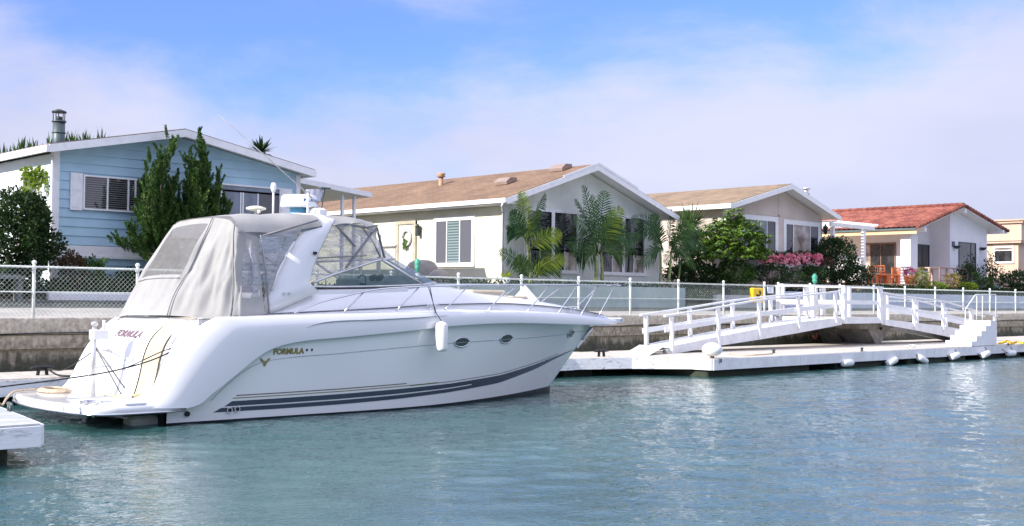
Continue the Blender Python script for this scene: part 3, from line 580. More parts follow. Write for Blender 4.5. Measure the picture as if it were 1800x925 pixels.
# ---- red tile house
rh = thing('red_tile_house', (65, 38, 3), 'white stucco house with red clay tile roof and open patio', 'house')
RL, RP, RRt = (59.5, 6.10), (65.1, 7.62), (70.9, 6.42); YFr = 30.3; YB = 50
def tiles(xe, ze, xr, zr, y0, y1):
    P = []; nrow = 15; ys = np.arange(y0, y1, .045)
    for i in range(nrow*2+1):
        f = (i//2+(i % 2)*.96)/nrow if i < nrow*2 else 1; f = min(f, 1)
        x = xe+(xr-xe)*f; z = ze+(zr-ze)*f; lift = .035 if i % 2 == 0 else 0
        P.append([(x, y, z+lift+.045*abs(math.sin(y*math.pi/.3))+.004*math.sin(i*3.3+y)) for y in ys])
    return P
m = MB(); m.grid(tiles(RL[0], RL[1], RP[0], RP[1], YFr, YB)); m.grid(tiles(RRt[0], RRt[1], RP[0], RP[1], YFr, YB), True)
for i in range(int((YB-YFr)/.4)): y = YFr+i*.4; m.tube([(RP[0], y, RP[1]+.06), (RP[0], y+.42, RP[1]+.09)], .1, 8)
# rake tiles along the gable edge
for (xa, za), (xb, zb) in (((RL[0], RL[1]), RP), ((RRt[0], RRt[1]), RP)):
    n = 16
    for i in range(n):
        p = Vector((xa+(xb-xa)*i/n, YFr-.02, za+(zb-za)*i/n)); q = Vector((xa+(xb-xa)*(i+1.1)/n, YFr-.02, za+(zb-za)*(i+1.1)/n)); m.tube([p+Vector((0, 0, .03)), q], [.11, .09], 8)
obj('roof', m, redtile, rh, fixn=False)
m = MB(); roof_slab(m, RL[0]+.02, RL[1]-.04, RP[0], RP[1]-.04, YFr+.02, YB, .1); roof_slab(m, RRt[0]-.02, RRt[1]-.04, RP[0], RP[1]-.04, YFr+.02, YB, .1)
m.beam((RP[0], YFr-.1, RP[1]-.32), (RP[0], 33, RP[1]-.32), .16, .22); m.beam((60.3, YFr-.1, 6.02), (60.3, 33, 6.02), .16, .22); m.beam((70.1, YFr-.1, 6.35), (70.1, 33, 6.35), .16, .22); obj('soffit', m, white, rh)
m = MB(); m.box(RL[0]-.05, RL[0]+.04, YFr, YB, RL[1]-.33, RL[1]-.12); obj('fascia', m, tantrim, rh)
m = MB(); m.box(RL[0]-.14, RL[0]-.06, YFr, YB, RL[1]-.13, RL[1]-.02); obj('gutter', m, galv, rh)
m = MB()
m.prism([(64.8, 2.6), (69.6, 2.6), (69.6, 6.6), (65.1, 7.42), (64.8, 7.35)], 'y', 31, 48)
m.prism([(61.5, 2.6), (64.8, 2.6), (64.8, 7.35), (61.5, 6.5)], 'y', 32.2, 48); obj('wall', m, stucco, rh)
obj('porch_column', MB().bbox(59.95, 60.75, 30.9, 31.5, 3.0, 6.15, .02), stucco, rh); obj('porch_column', MB().box(59.65, 59.95, 41, 41.4, 3, 5.9), stucco, rh)
window(rh, 'x', 32.65, 34.5, 3.15, 5.35, 61.5, [(0, .45, 0, 1, pane_dark), (.45, .8, 0, 1, pane_dark), (.8, 1, 0, 1, pane_curt)], .09, mp=mat('door_frame_brown', (.20, .13, .10), .5))
window(rh, 'x', 37.2, 39.0, 3.4, 5.3, 61.5, [(0, .5, 0, 1, pane_dark), (.5, 1, 0, 1, pane_curt)], .16, mp=orange)
window(rh, 'y', 63.1, 64.6, 4.0, 5.35, 32.2, [(0, .5, 0, 1, pane_dark), (.5, 1, 0, 1, pane_dark)], .06, mp=galv)
window(rh, 'y', 65.9, 68.0, 3.45, 5.55, 31.0, [(0, .72, 0, 1, pane_dark), (.72, 1, 0, 1, pane_dark)], .06, mp=galv)
for px, py in ((1682, 434), (1728, 437)):
    c = at(px, py, Y=30.85); m = MB(); m.lathe([(.03, -.12), (.14, -.06), (.22, .04), (.22, .06)], c, 10); m.box(c.x-.05, c.x+.05, c.y, 30.999, c.z-.06, c.z+.02); obj('wall_sconce', m, dkmetal, rh)
c = at(1676, 429, Y=30.97); m = MB(); m.box(c.x-.15, c.x+.15, 30.95, 30.998, c.z-.16, c.z+.14); pl = obj('house_number_plaque', m, mat('plaque_slate', (.08, .09, .15), .5), rh)
# ---- tan flat roof house
th_ = thing('tan_house', (80, 36, 2.5), 'tan stucco flat roofed house at far right edge', 'house')
X0 = 76.; yc = 31.8
zt = at(1790, 386, X=X0).z; zb_ = at(1790, 424, X=X0).z
m = MB(); m.box(X0, 96, yc, 50, 2.4, zb_); obj('wall', m, tan, th_)
m = MB(); m.box(X0-.35, 96, yc-.35, 50, zb_+.02, zt-.25); m.box(X0-.28, 96, yc-.28, 50, zb_-.12, zb_+.02); obj('parapet', m, tan, th_)
m = MB(); m.box(X0-.5, 96, yc-.5, 50, zt-.25, zt-.1); m.box(X0-.6, 96, yc-.6, 50, zt-.1, zt); obj('cornice', m, mat('cornice_brown', (.52, .36, .26), .8), th_)
ya = X0*math.cos(R(44.06+math.degrees(math.atan((1780-900)/FOC))))/math.sin(R(44.06+math.degrees(math.atan((1780-900)/FOC)))); yb_ = X0/math.tan(R(44.06)+math.atan((1750-900)/FOC))
window(th_, 'x', ya, yb_, at(1765, 460, X=X0).z, at(1765, 436, X=X0).z, X0, [(0, 1, 0, .82, pane_dark), (0, 1, .82, 1, pane_curt)], .12, proud=.07)
# ------------------------------------------------------------ docks
def dockslab(name, poly, z0, z1, label, wood, front, floats, groupcat='dock'):
    cx = sum(p[0] for p in poly)/len(poly); cy = sum(p[1] for p in poly)/len(poly)
    t = thing(name, (cx, cy, 0), label, groupcat)
    obj('deck', MB().prism(poly, 'z', z1-.04, z1), wood, t)
    m = MB()
    n = len(poly)
    for i in range(n):
        a, b = Vector((*poly[i], 0)), Vector((*poly[(i+1) % n], 0)); d = (b-a); ln = d.length; d.normalize(); nn = Vector((d.y, -d.x, 0))
        k = max(1, int(ln/3.7))
        for j in range(k):
            p = a+d*(ln*j/k+.006); q = a+d*(ln*(j+1)/k-.006); dz = rnd.uniform(-.012, .012)
            m.beam(p+nn*.025+Vector((0, 0, (z0+z1)/2-.012+dz)), q+nn*.025+Vector((0, 0, (z0+z1)/2-.012+dz)), .045, z1-z0-.01)
    obj('fascia', m, front, t)
    for b_ in floats: obj('float', MB().bbox(*b_, .04), seam, t)
    return t
dirty = mat('dirty_white_fascia', (.55, .56, .58), .7, .12, 7, bump=.3, bscale=9, c2=(.79, .79, .79), cmix=(.34, .44), stretch=(.5, .5, 2.2))
# rust flakes on the fascia
def rusty():
    m = dirty; t = m.node_tree; b = t.nodes['Principled BSDF']; nn_, ll = t.nodes.new, t.links.new
    src = b.inputs['Base Color'].links[0].from_socket; g = nn_('ShaderNodeNewGeometry')
    mpp = nn_('ShaderNodeMapping'); mpp.inputs['Scale'].default_value = (2.2, 2.2, 4); ll(g.outputs['Position'], mpp.inputs[0])
    a = nn_('ShaderNodeTexNoise'); a.inputs['Scale'].default_value = 2.4; a.inputs['Detail'].default_value = 9; a.inputs['Roughness'].default_value = .7; ll(mpp.outputs[0], a.inputs['Vector'])
    mr = nn_('ShaderNodeMapRange'); ll(a.outputs[0], mr.inputs[0]); mr.inputs[1].default_value = .585; mr.inputs[2].default_value = .66
    mx_ = nn_('ShaderNodeMix'); mx_.data_type = 'RGBA'; ll(mr.outputs[0], mx_.inputs[0]); ll(src, mx_.inputs[6]); mx_.inputs[7].default_value = (.22, .15, .11, 1); ll(mx_.outputs[2], b.inputs['Base Color'])
rusty()
dockslab('dock_walkway', [(-12, 22.9), (8.4, 22.35), (23.3, 21.66), (25.03, 21.1), (26.27, 19.97), (26.27, 24.3), (-12, 24.3)], .19, .5, 'weathered plank dock walkway under the seawall behind the motor yacht', dwood, dirty,
         [(-12+3.4*i, -12+3.4*i+2.4, 22.75 if i < 9 else 22.2, 24, -.5, .17) for i in range(9)]+[(19.4, 22.3, 22.0, 24, -.5, .17), (23.3, 24.4, 22, 24, -.5, .17)])
dockslab('dock', [(26.3, 19.3), (48, 19.5), (75, 20.2), (75, 24.1), (26.3, 24.1)], .19, .5, 'long white edged plank dock with fenders in front of the ramps', dwood, whited,
         [(26.35, 31.5, 19.5, 23.8, -.5, .17), (33.0, 36.1, 19.5, 23.8, -.5, .17), (37.6, 42, 19.5, 23.8, -.5, .17), (43.5, 47, 19.6, 23.8, -.5, .17), (48.5, 53, 19.8, 23.8, -.5, .17), (55, 60, 20, 23.8, -.5, .17)])
dockslab('finger_pier', [(3.9, 14.5), (5.98, 14.5), (6.4, 16.9), (6.6, 22.2), (3.9, 22.2)], .24, .5, 'short peeling white finger pier cropped by the left edge', dwoodg, dirty, [(4.1, 5.7, 14.75, 17.5, -.5, .22), (4.1, 5.9, 18.5, 21, -.5, .22)])
def cleat_mb(c, rz=0, s=1.):
    m = MB(); c = Vector(c); a = Vector((math.cos(rz), math.sin(rz), 0))*s
    m.tube([c-a*.13+Vector((0, 0, .07*s)), c-a*.06+Vector((0, 0, .075*s)), c+a*.06+Vector((0, 0, .075*s)), c+a*.13+Vector((0, 0, .07*s))], [.012*s, .02*s, .02*s, .012*s], 6)
    for k in (-1, 1): m.tube([c+a*.05*k, c+a*.04*k+Vector((0, 0, .07*s))], .018*s, 6)
    return m
c1 = at(78, 660, Z=.5); c2 = at(1057, 627, Z=.5); c3 = at(30, 722, Z=.5)
tag(obj('dock_cleat', cleat_mb(c1+Vector((0, .1, 0)), .2, 2), black), 'black cleat on the walkway behind the swim platform', 'cleat')
tag(obj('dock_cleat', cleat_mb(c2, 0, 2.2), black), 'black cleat on the walkway in front of the yacht bow', 'cleat')
tag(obj('dock_cleat', cleat_mb(c3+Vector((-.1, 0, 0)), 1.4, 1.3), galv), 'small metal cleat on the corner of the finger pier', 'cleat')
for px, py, lb in ((1515, 618, 'small metal cleat on the dock left of the ramp corbel'), (1360, 621, 'small metal cleat at the end of the tan rope on the dock')):
    tag(obj('dock_cleat', cleat_mb(at(px, py, Z=.5), .3, 1.4), galv), lb, 'cleat')
tag(obj('dock_line', MB().tube([at(x, y, Z=.515) for x, y in ((1283, 622), (1295, 623.5), (1310, 625), (1330, 624), (1345, 623), (1358, 622))], .022, 6), rope_m), 'tan rope lying along the dock behind the round buoy', 'rope')
tag(obj('dock_line', MB().tube([at(x, y, Z=.515)+Vector((0, 0, .02*(k % 3))) for k, (x, y) in enumerate(((1592, 609), (1600, 607.5), (1610, 609), (1602, 610.5), (1593, 609.5), (1601, 608), (1612, 609.5)))], .025, 6), fend), 'pale rope coil lying on the dock under the descending ramp', 'rope')
tag(obj('dock_line', MB().tube([at(x, y, Z=.53)+Vector((0, 0, .02*(k % 2))) for k, (x, y) in enumerate(((1756, 604), (1768, 600), (1780, 603), (1772, 606), (1786, 601), (1799, 604), (1815, 602)))], .04, 6), yellow), 'yellow hose heaped on the dock right of the white steps', 'hose')
# dock fenders (horizontal)
for px, py, tilt, lb in ((1489, 638, 0, 'first white dock fender, hanging level left of the others'), (1567, 636, 14, 'second white dock fender from the left, tilted up to the right'), (1621, 632, -18, 'third white dock fender, drooping down to the right'), (1678, 626, 8, 'fourth white dock fender, left of the steps'), (1732, 623, 10, 'fifth white dock fender, right below the white steps'), (1777, 621, 0, 'sixth white dock fender, farthest right on the dock')):
    c = at(px, py, Y=19.3); t = thing('dock_fender', c, lb, 'fender', 'white fenders along the dock edge', 0)
    t.rotation_euler = (0, R(-tilt), 0)
    L_, r0 = .60, .115; m = MB(); prof = [(-L_*.5, .03), (-L_*.48, .09), (-L_*.42, r0), (L_*.42, r0), (L_*.48, .09), (L_*.5, .03)]
    m.loft([[(x, r*math.cos(a), r*math.sin(a)) for a in np.linspace(0, 2*math.pi, 13)[:-1]] for x, r in prof], True, True, True); obj('body', m, fend, t, local=True)
    m = MB(); m.tube([(-L_*.46, 0, 0), (-L_*.75, .1, .12), (-L_*.8, .13, .18)], .012, 5); m.tube([(L_*.46, 0, 0), (L_*.42, .12, .24)], .012, 5); obj('rope', m, rope_k, t, local=True)
b = at(1252, 631, Y=19.55); t = thing('mooring_buoy', (b.x, b.y, .5), 'round white buoy fender sitting on the outer dock corner', 'buoy')
m = MB(); m.ball((b.x, b.y, .74), .29, 16, 1, 1, .66); obj('body', m, fend, t); m = MB(); m.lathe([(.05, .48), (.06, .56)], (b.x, b.y, 0), 8); m.box(b.x-.1, b.x-.02, b.y-.34, b.y-.24, .40, .50); obj('bracket', m, galv, t)
# ------------------------------------------------------------ ramps and landing
YN, YFar = 22.0, 23.1
def ramp(name, label, near, far, midN, midF, beam_t, beam_b, posts_n, posts_f, ends_n, ends_f):
    a0 = at(beam_t[0][0], beam_t[0][1], Y=YN); t = thing(name, (a0.x, YN, a0.z), label, 'ramp')
    for pts, Y in ((near, YN), (far, YFar)):
        m = MB(); P = [at(x, y, Y=Y) for x, y in pts]; P = [Vector(p) for p in catmull(P, 12)]
        for p, q in zip(P, P[1:]): m.beam(p, q+(q-p)*.02, .09, .055)
        obj('handrail', m, white, t)
    for pts, Y in ((midN, YN), (midF, YFar)):
        m = MB(); P = [at(x, y, Y=Y) for x, y in pts]
        for p, q in zip(P, P[1:]): m.beam(p+Vector((0, .05, 0)), q+Vector((0, .05, 0)), .035, .15)
        obj('mid_board', m, white, t)
    for lst, Y in ((posts_n, YN), (posts_f, YFar)):
        for x, y0, y1 in lst:
            p, q = at(x, y0, Y=Y), at(x+1, y1, Y=Y); obj('post', MB().beam((q.x, Y-.01, q.z-.05), (p.x, Y-.01, p.z-.02), .10, .10, (0, 1, 0)), white, t)
    T = [at(x, y, Y=YN) for x, y in beam_t]; B = [at(x, y, Y=YN) for x, y in beam_b]
    for Y in (YN, YFar-.06):
        m = MB()
        for k in range(len(T)-1): m.prism([(T[k].x, T[k].z), (T[k+1].x, T[k+1].z), (B[k+1].x, B[k+1].z), (B[k].x, B[k].z)], 'y', Y, Y+.06)
        obj('side_beam', m, whited, t)
    m = MB()
    for k in range(len(T)-1): m.prism([(T[k].x, T[k].z-.03), (T[k+1].x, T[k+1].z-.03), (T[k+1].x, T[k+1].z-.08), (T[k].x, T[k].z-.08)], 'y', YN+.061, YFar-.061)
    obj('deck', m, mat(name+'_deck', (.55, .56, .55), .8, .06), t)
    return t
r1 = ramp('gangway_ramp', 'long white wooden gangway ramp rising from the dock at left', [(1168, 556), (1261, 541), (1333, 528), (1402, 521), (1478, 512)], [(1126, 554), (1211, 541), (1286, 529), (1353, 521), (1435, 513)],
     [(1171, 580), (1261, 566), (1333, 553), (1402, 545), (1472, 537)], [(1132, 582), (1211, 569), (1286, 557), (1353, 550), (1425, 541)],
     [(1186, 607.5), (1261, 592), (1333, 578), (1404, 566.5), (1480, 558)], [(1186, 622), (1261, 608.5), (1336, 597), (1403, 585.5), (1480, 571)],
     [(1180, 556, 620), (1262, 541, 606), (1334, 528, 594), (1403, 521, 575), (1468, 514, 566)], [(1135, 554, 607), (1212, 541, 592), (1287, 529, 578), (1354, 521, 568), (1420, 515, 561)], None, None)
m = MB(); P = [at(1097, 623, Z=.5), at(1141, 625.5, Z=.5), at(1169, 609, Y=YN), at(1124, 607, Y=YFar)]; P2 = [p+Vector((0, 0, .015)) for p in P]
m.loft([P, P2], True, True, True, False); obj('toe_plate', m, mat('toe_plate_grey', (.62, .62, .60), .5), r1)
m = MB(); c = at(1174, 619, Y=YN-.06); m.tube([(c.x, c.y-.05, c.z), (c.x, c.y+.12, c.z)], .1, 14); obj('roller', m, alu, r1); 
ramp('gangway_ramp', 'shorter white gangway ramp descending right from the landing to the dock', [(1550, 514), (1606, 523), (1656, 529), (1704, 543), (1753, 555)], [(1558, 521), (1610, 528), (1663, 541.5), (1698, 549), (1730, 556)],
     [(1553, 537), (1606, 545), (1657, 553.5), (1700, 563), (1746, 572)], [(1558, 544), (1610, 552), (1661, 561), (1700, 569), (1730, 576)],
     [(1551, 561), (1606, 567), (1657, 573), (1699, 580), (1745, 588)], [(1551, 570.5), (1606, 580), (1657, 590), (1695, 598.5), (1745, 608)],
     [(1554, 515, 568), (1606, 524, 575), (1657, 531, 580), (1706, 544, 588), (1748, 554, 592)], [(1559, 522, 562), (1611, 528, 568), (1662, 541, 576), (1708, 551, 583)], None, None)
A, Bc = at(1483, 502, Y=YN), at(1549, 502, Y=YN); zl = at(1483, 558, Y=YN).z; zb = at(1500, 569, Y=YN).z; zr = A.z
lt = thing('landing_platform', ((A.x+Bc.x)/2, 23.4, zb), 'white railed landing platform between the two gangway ramps', 'platform')
m = MB(); m.box(A.x, Bc.x, YN-.02, YN+.05, zb, zl); m.box(A.x, A.x+.06, YN+.05, 24.9, zb, zl-.02); m.box(Bc.x-.06, Bc.x, YN+.05, 24.9, zb, zl-.02); obj('side_beam', m, whited, lt)
obj('deck', MB().box(A.x+.06, Bc.x-.06, YN+.05, 24.9, zl-.07, zl-.012), dwood, lt)
m = MB(); m.box(A.x-.05, Bc.x+.05, YN-.07, YN+.07, zr-.05, zr); obj('handrail', m, white, lt)
zm = at(1515, 532, Y=YN).z; obj('mid_board', MB().box(A.x+.05, Bc.x-.05, YN+.02, YN+.055, zm-.07, zm+.08), white, lt)
for x, y in ((A.x+.07, YN), (Bc.x-.07, YN)): obj('post', MB().box(x-.085, x+.085, y-.06, y+.07, zb+.01, zr-.05), white, lt)
for x in (A.x+.07, Bc.x-.07):
    for y in (23.3, 24.75): obj('post', MB().box(x-.07, x+.07, y-.07, y+.07, zl-.05, zr-.03), white, lt)
    obj('side_handrail', MB().box(x-.06, x+.06, 23.2, 24.85, zr-.03, zr+.015), white, lt); obj('side_board', MB().box(x-.02, x+.02, 23.37, 24.68, zm-.07, zm+.08), white, lt)
a, b2, tip = at(1488, 577, Y=23.6), at(1527, 577, Y=23.6), at(1506, 607, Y=23.6)
m = MB(); m.prism([(a.x-.6, zb-.02), (b2.x+.35, zb-.02), (b2.x+.3, a.z), (b2.x, a.z), (tip.x+.1, tip.z), (tip.x-.1, tip.z), (a.x, a.z), (a.x-.55, a.z)], 'y', 22.7, WY-.03); obj('corbel', m, mat('corbel_concrete', (.36, .33, .28), .9, .2, 3, bump=.3), lt)
for (p, q) in (((1466, 577, 22.6), (1490, 606, 24.5)), ((1549, 577, 22.6), (1535, 603, 24.5))): obj('brace', MB().beam(at(p[0], p[1], Y=p[2]), at(q[0], q[1], Y=q[2]), .07, .07), black, lt)
# white railing of the shore gate
gt = thing('gate_railing', (39.5, 24.7, 1.6), 'white post and rail gate railing at the head of the left ramp', 'railing')
YG = 24.86
z1 = at(1420, 503, Y=YG).z
xs_ = [at(x, 503, Y=YG).x for x in (1376, 1417, 1446, 1478)]
for x, wd in zip(xs_, (.09, .17, .2, .1)): obj('post', MB().box(x-wd/2*1.3, x+wd/2*1.3, YG-.06, YG+.06, 1.55, z1), white, gt)
obj('handrail', MB().box(xs_[0]-.1, xs_[-1]+.1, YG-.08, YG+.08, z1+.001, z1+.06), white, gt)
zz = at(1420, 533, Y=YG).z; obj('mid_board', MB().box(xs_[0], xs_[-1], YG-.095, YG-.065, zz-.08, zz+.1), white, gt)
ub = at(1438, 530, Y=25.9); ub2 = at(1467, 557, Y=25.9); tag(obj('utility_box', MB().bbox(ub.x, ub2.x, 25.9, 26.5, 1.56, ub.z, .04), cream), 'cream utility cabinet standing behind the gate railing', 'utility box')
def lamp(px, y0, y1, Y, lb, base=1.58, k=.65):
    a = at(px, y0, Y=Y); b = at(px, y1, Y=Y); h = a.z-b.z; t = thing('post_lamp', (a.x, Y, base), lb, 'lamp')
    obj('post', MB().tube([(a.x, Y, base), (a.x, Y, b.z)], .055, 10), post_m, t)
    obj('lantern', MB().lathe([(r0*k, b.z+h*f0) for r0, f0 in ((.05, 0), (.1, .15), (.16, .35), (.16, .4), (.13, .45), (.17, .6), (.17, .75), (.08, .95), (.03, 1))], (a.x, Y, 0), 12), mat('verdigris', (.05, .28, .19), .5, .1), t)
lamp(1432, 481, 501, 25.2, 'green lantern lamp on a white post behind the gate')
lamp(734, 454, 480, 25.2, 'green lantern lamp behind the yacht windshield', k=.5)
a, b = at(1319, 506, Y=24.9), at(1338, 532, Y=24.9); t = thing('safety_cabinet', ((a.x+b.x)/2, 24.9, b.z), 'yellow safety cabinet with a black symbol on the fence', 'cabinet')
obj('box', MB().bbox(a.x, b.x, 24.78, 24.95, b.z, a.z, .03), yellow, t)
cx, cz = (a.x+b.x)/2, (a.z+b.z)/2; m = MB(); 
for p, q, ww in (((-.14, .02), (.02, -.03), .07), ((.02, -.03), (.16, .1), .06), ((.02, -.03), (.0, -.16), .06), ((-.02, -.02), (-.16, -.13), .05)): m.beam((cx+p[0], 24.775, cz+p[1]), (cx+q[0], 24.775, cz+q[1]), .008, ww)
m.tube([(cx+.08, 24.778, cz-.02+.14), (cx+.08, 24.77, cz-.02+.14)], .05, 10); obj('symbol', m, black, t)
a, b = at(1349, 504, Y=24.92), at(1359, 516, Y=24.92); tag(obj('notice_board', MB().box(a.x, b.x, 24.90, 24.93, b.z, a.z), mat('notice_grey', (.62, .66, .72), .5)), 'small pale blank notice board wired to the fence', 'sign')
m = MB(); a = at(1318, 504, Y=25.08); m.box(a.x-.04, a.x+.03, 25.05, 25.1, 1.6, 2.62); b = at(1346, 504, Y=25.08); m.box(b.x-.03, b.x+.03, 25.05, 25.1, 1.6, 2.62); m.box(a.x, b.x, 25.055, 25.095, 2.56, 2.62); m.box(a.x, b.x, 25.055, 25.095, 1.7, 1.76); m.box(a.x+.03, b.x-.03, 25.07, 25.078, 1.76, 2.56)
c = at(1432, 586, Y=24.75); m = MB(); P = [c+Vector((.15*math.cos(t), 0, .2*math.sin(t))) for t in np.linspace(-2.9, .1, 12)]; m.tube(P, .045, 8)
tag(obj('hose_loop', m, mat('faded_red_hose', (.60, .20, .13), .6)), 'faded red hose loop hanging under the upper end of the ramp', 'hose')
# steps with handrail
s0 = at(1711, 612, Z=.5); s1 = at(1752, 609.5, Z=.5); Ys = 19.42
sx0, sx1 = at(1708, 612, Y=Ys).x, at(1752, 609, Y=Ys).x; ztop = at(1740, 564, Y=Ys).z; n = 5
t = thing('dock_steps', ((sx0+sx1)/2, Ys+.5, .5), 'white box of four boarding steps with a tube handrail on the dock', 'steps')
st = [(sx1, .502)]; tr = (sx1-sx0-.55)/(n-1); hh = (ztop-.5)/n
poly = [(sx0, .502)]
x = sx0
for i in range(n):
    poly.append((x, .5+hh*(i+1)));
    x2 = x+tr if i < n-1 else sx1-.06
    poly.append((x2, .5+hh*(i+1))); x = x2
poly.append((sx1, .502))
obj('body', MB().prism(poly, 'y', Ys, Ys+1.0), white, t)
m = MB(); q = lambda px, py: at(px, py, Y=Ys+.05)
m.tube([q(1697, 583), q(1697, 544), q(1714, 519), q(1716, 518), q(1750, 518), q(1751, 520), q(1750, 557)], .018, 6); m.tube([q(1717, 518), q(1717, 564)], .016, 6); m.tube([q(1727, 518), q(1727, 564)], .016, 6); obj('handrail', m, white, t)
# ------------------------------------------------------------ motor yacht
O = Vector((9.2537, 19.16336, 0)); HD = R(-3)
yt = thing('motor_yacht', O, 'large white express motor yacht with grey canvas enclosure moored at the dock', 'boat', rz=HD)
ca, sa = math.cos(HD), math.sin(HD)
def BW(s, o, z): return Vector((O.x+s*ca+o*sa, O.y+s*sa-o*ca, z))
def wdt(s): return 1.9 if s < 4.5 else 1.9*max(0., 1-((s-4.5)/7.75)**2.4)
def part(name, mb, m, parent=None, fixn=True): return obj(name, mb, m, parent or yt, local=True, fixn=fixn)
def mir(mb):
    o = len(mb.v); mb2 = MB(); mb2.v = mb.v+[(x, -y, z) for x, y, z in mb.v]; mb2.f = mb.f+[tuple(i+o for i in f[::-1]) for f in mb.f]; mb2.s = mb.s*2; return mb2
def pair(name, mb, m, parent=None, fixn=True):
    for k in (1, -1):
        q = MB(); q.v = [(x, y*k, z) for x, y, z in mb.v]; q.f = mb.f; q.s = mb.s; r = part(name, q, m, parent, fixn)
    return r
def tab(pts):
    xs = [p[0] for p in pts]; zs = [p[1] for p in pts]
    def f(s):
        # smoothed piecewise-linear
        return sum(float(np.interp(s+d, xs, zs)) for d in (-.12, -.06, 0, .06, .12))/5
    return f
def ss(z): return 10.0+.906*z
def hw(s, z):
    Wz = 1.66+.215*max(0, z)/1.5; e = ss(max(z, -.3)); tau = min(1, max(0, (s-3.6)/(e-3.6))); p = 2.0+.5*max(0, z)/1.5
    return Wz*(1-tau**p)
Lp = [(.30, .27), (.55, .33), (.72, .46), (.92, .60), (1.23, .82), (1.54, 1.04), (1.78, 1.17), (2.08, 1.26), (2.5, 1.32), (3.3, 1.37), (4.5, 1.45), (5.8, 1.55), (7.4, 1.59), (9.4, 1.54), (10.6, 1.51), (11.5, 1.50), (12.08, 1.53)]
Up = [(-.50, .33), (-.34, .40), (-.2, .55), (-.07, .80), (.10, 1.12), (.30, 1.38), (.5, 1.57), (.72, 1.69), (1.42, 1.73), (2.6, 1.765), (4.4, 1.81), (5.8, 1.84), (7.4, 1.83), (9.4, 1.765), (10.6, 1.69), (11.5, 1.63), (12.12, 1.595)]
NS = 90
LL = catmull(Lp, NS); UL = catmull(Up, NS)
zk = tab([(p[0], p[1]) for p in Lp])
# hull side panel
P = []
for j in range(26):
    v = j/25; row = []
    for i in range(71):
        u = i/70; sl_ = .08+u*11.1; z = .035+v*(min(zk(sl_), 1.6)+.03-.035); s_ = .08+u*(ss(z)-.08)
        if u < .999: z = .035+v*(zk(s_)+.03-.035)
        zlow = .035+.10*max(0, (s_-5)/5)**1.5
        z = zlow+(z-.035)*(1-zlow/1.6) if z < 1.5 else z
        row.append((s_, -hw(s_, z) if i < 70 else 0, z))
    P.append(row)
hull = part('hull', mir(MB().grid(P)), hullm)
P2 = [[(s_, -hw(s_, .04)*k if i < 70 else 0, z) for i, (s_, y, zz) in enumerate(P[0])] for k, z in ((1., None), (.98, 0), (.6, -.35), (0, -.6))]
P2 = []
for k in (0, 1, 2, 3):
    P2.append([(s_-(0 if k < 2 else .3 if s_ > 5 else 0), y*(1, .985, .6, 0)[k], (zz, -.06, -.35, -.6)[k]) for (s_, y, zz) in P[0]])
m = MB().grid(P2); m = mir(m); m.add([(.08, -1.6, .3), (.08, 1.6, .3), (.08, 1.5, -.5), (.08, -1.5, -.5)], [(0, 1, 2, 3)]); part('bottom', m, bottomp)
# deck moulding that laps over the hull
rows = [[], [], [], [], [], []]
for a, b in zip(LL, UL):
    la, lb_ = (a[0], wdt(a[0]), a[1]), (b[0], wdt(b[0])-.05*max(0, 1-(b[0]+.5)/1.3), b[1])
    hwa = min(la[1], max(0, hw(la[0], la[2])-.01)); 
    rows[0].append((la[0], -hwa, la[2]+.03)); rows[1].append((la[0], -(la[1]+.012), la[2]-.005)); rows[2].append((la[0], -(la[1]+.018), la[2]+.02))
    mm = [(la[i]+lb_[i])/2 for i in range(3)]; rows[3].append((mm[0], -(mm[1]+.022), mm[2])); 
    k = .975; q_ = [la[i]+(lb_[i]-la[i])*k for i in range(3)]; rows[4].append((q_[0], -(q_[1]+.005), q_[2])); rows[5].append((lb_[0]+.02, -max(0, lb_[1]-.05), lb_[2]+.012))
rows.append([(p[0]+.10*(1 if p[0] < .8 else 0), p[1]*1+.14 if p[1] < -.14 else 0, p[2]+.012+(.0 if p[0] > .8 else 0)) for p in rows[5]])
zc = tab([(1.2, 1.76), (1.88, 1.80), (3.4, 1.86), (4.6, 1.92), (5.4, 1.97), (6.8, 2.0), (7.6, 2.0), (8.6, 1.96), (9.7, 1.9), (11.6, 1.75), (12.1, 1.62)])
part('deck_moulding', mir(MB().grid(rows)), gel)
# grey styling line along the moulding (raised rub strip)
gp = [(2.5, 1.56), (2.7, 1.62), (3.0, 1.66), (4, 1.69), (5.2, 1.74), (5.6, 1.76)]
m = MB().tube([(s_, -(wdt(s_)+.028), z) for s_, z in [tuple(p) for p in catmull(gp, 24)]], [.012*min(1, .2+k/6)*(1 if k < 18 else max(.1, (24-k)/6)) for k in range(24)], 6); pair('styling_line', m, mat('grey_strip', (.45, .47, .50), .3), None)
il = catmull([(.83, .37), (1.03, .56), (1.33, .80), (1.65, .96), (2.08, 1.03), (3.22, 1.09), (4.45, 1.16), (5.8, 1.22), (7.37, 1.26), (9.39, 1.30), (10.2, 1.34), (11.0, 1.36)], 70)
m = MB().tube([(p[0], -(hw(p[0], p[1])+.001), p[1]) for p in il], .007, 5); pair('crease_line', m, mat('crease_grey', (.42, .45, .47), .3), None)
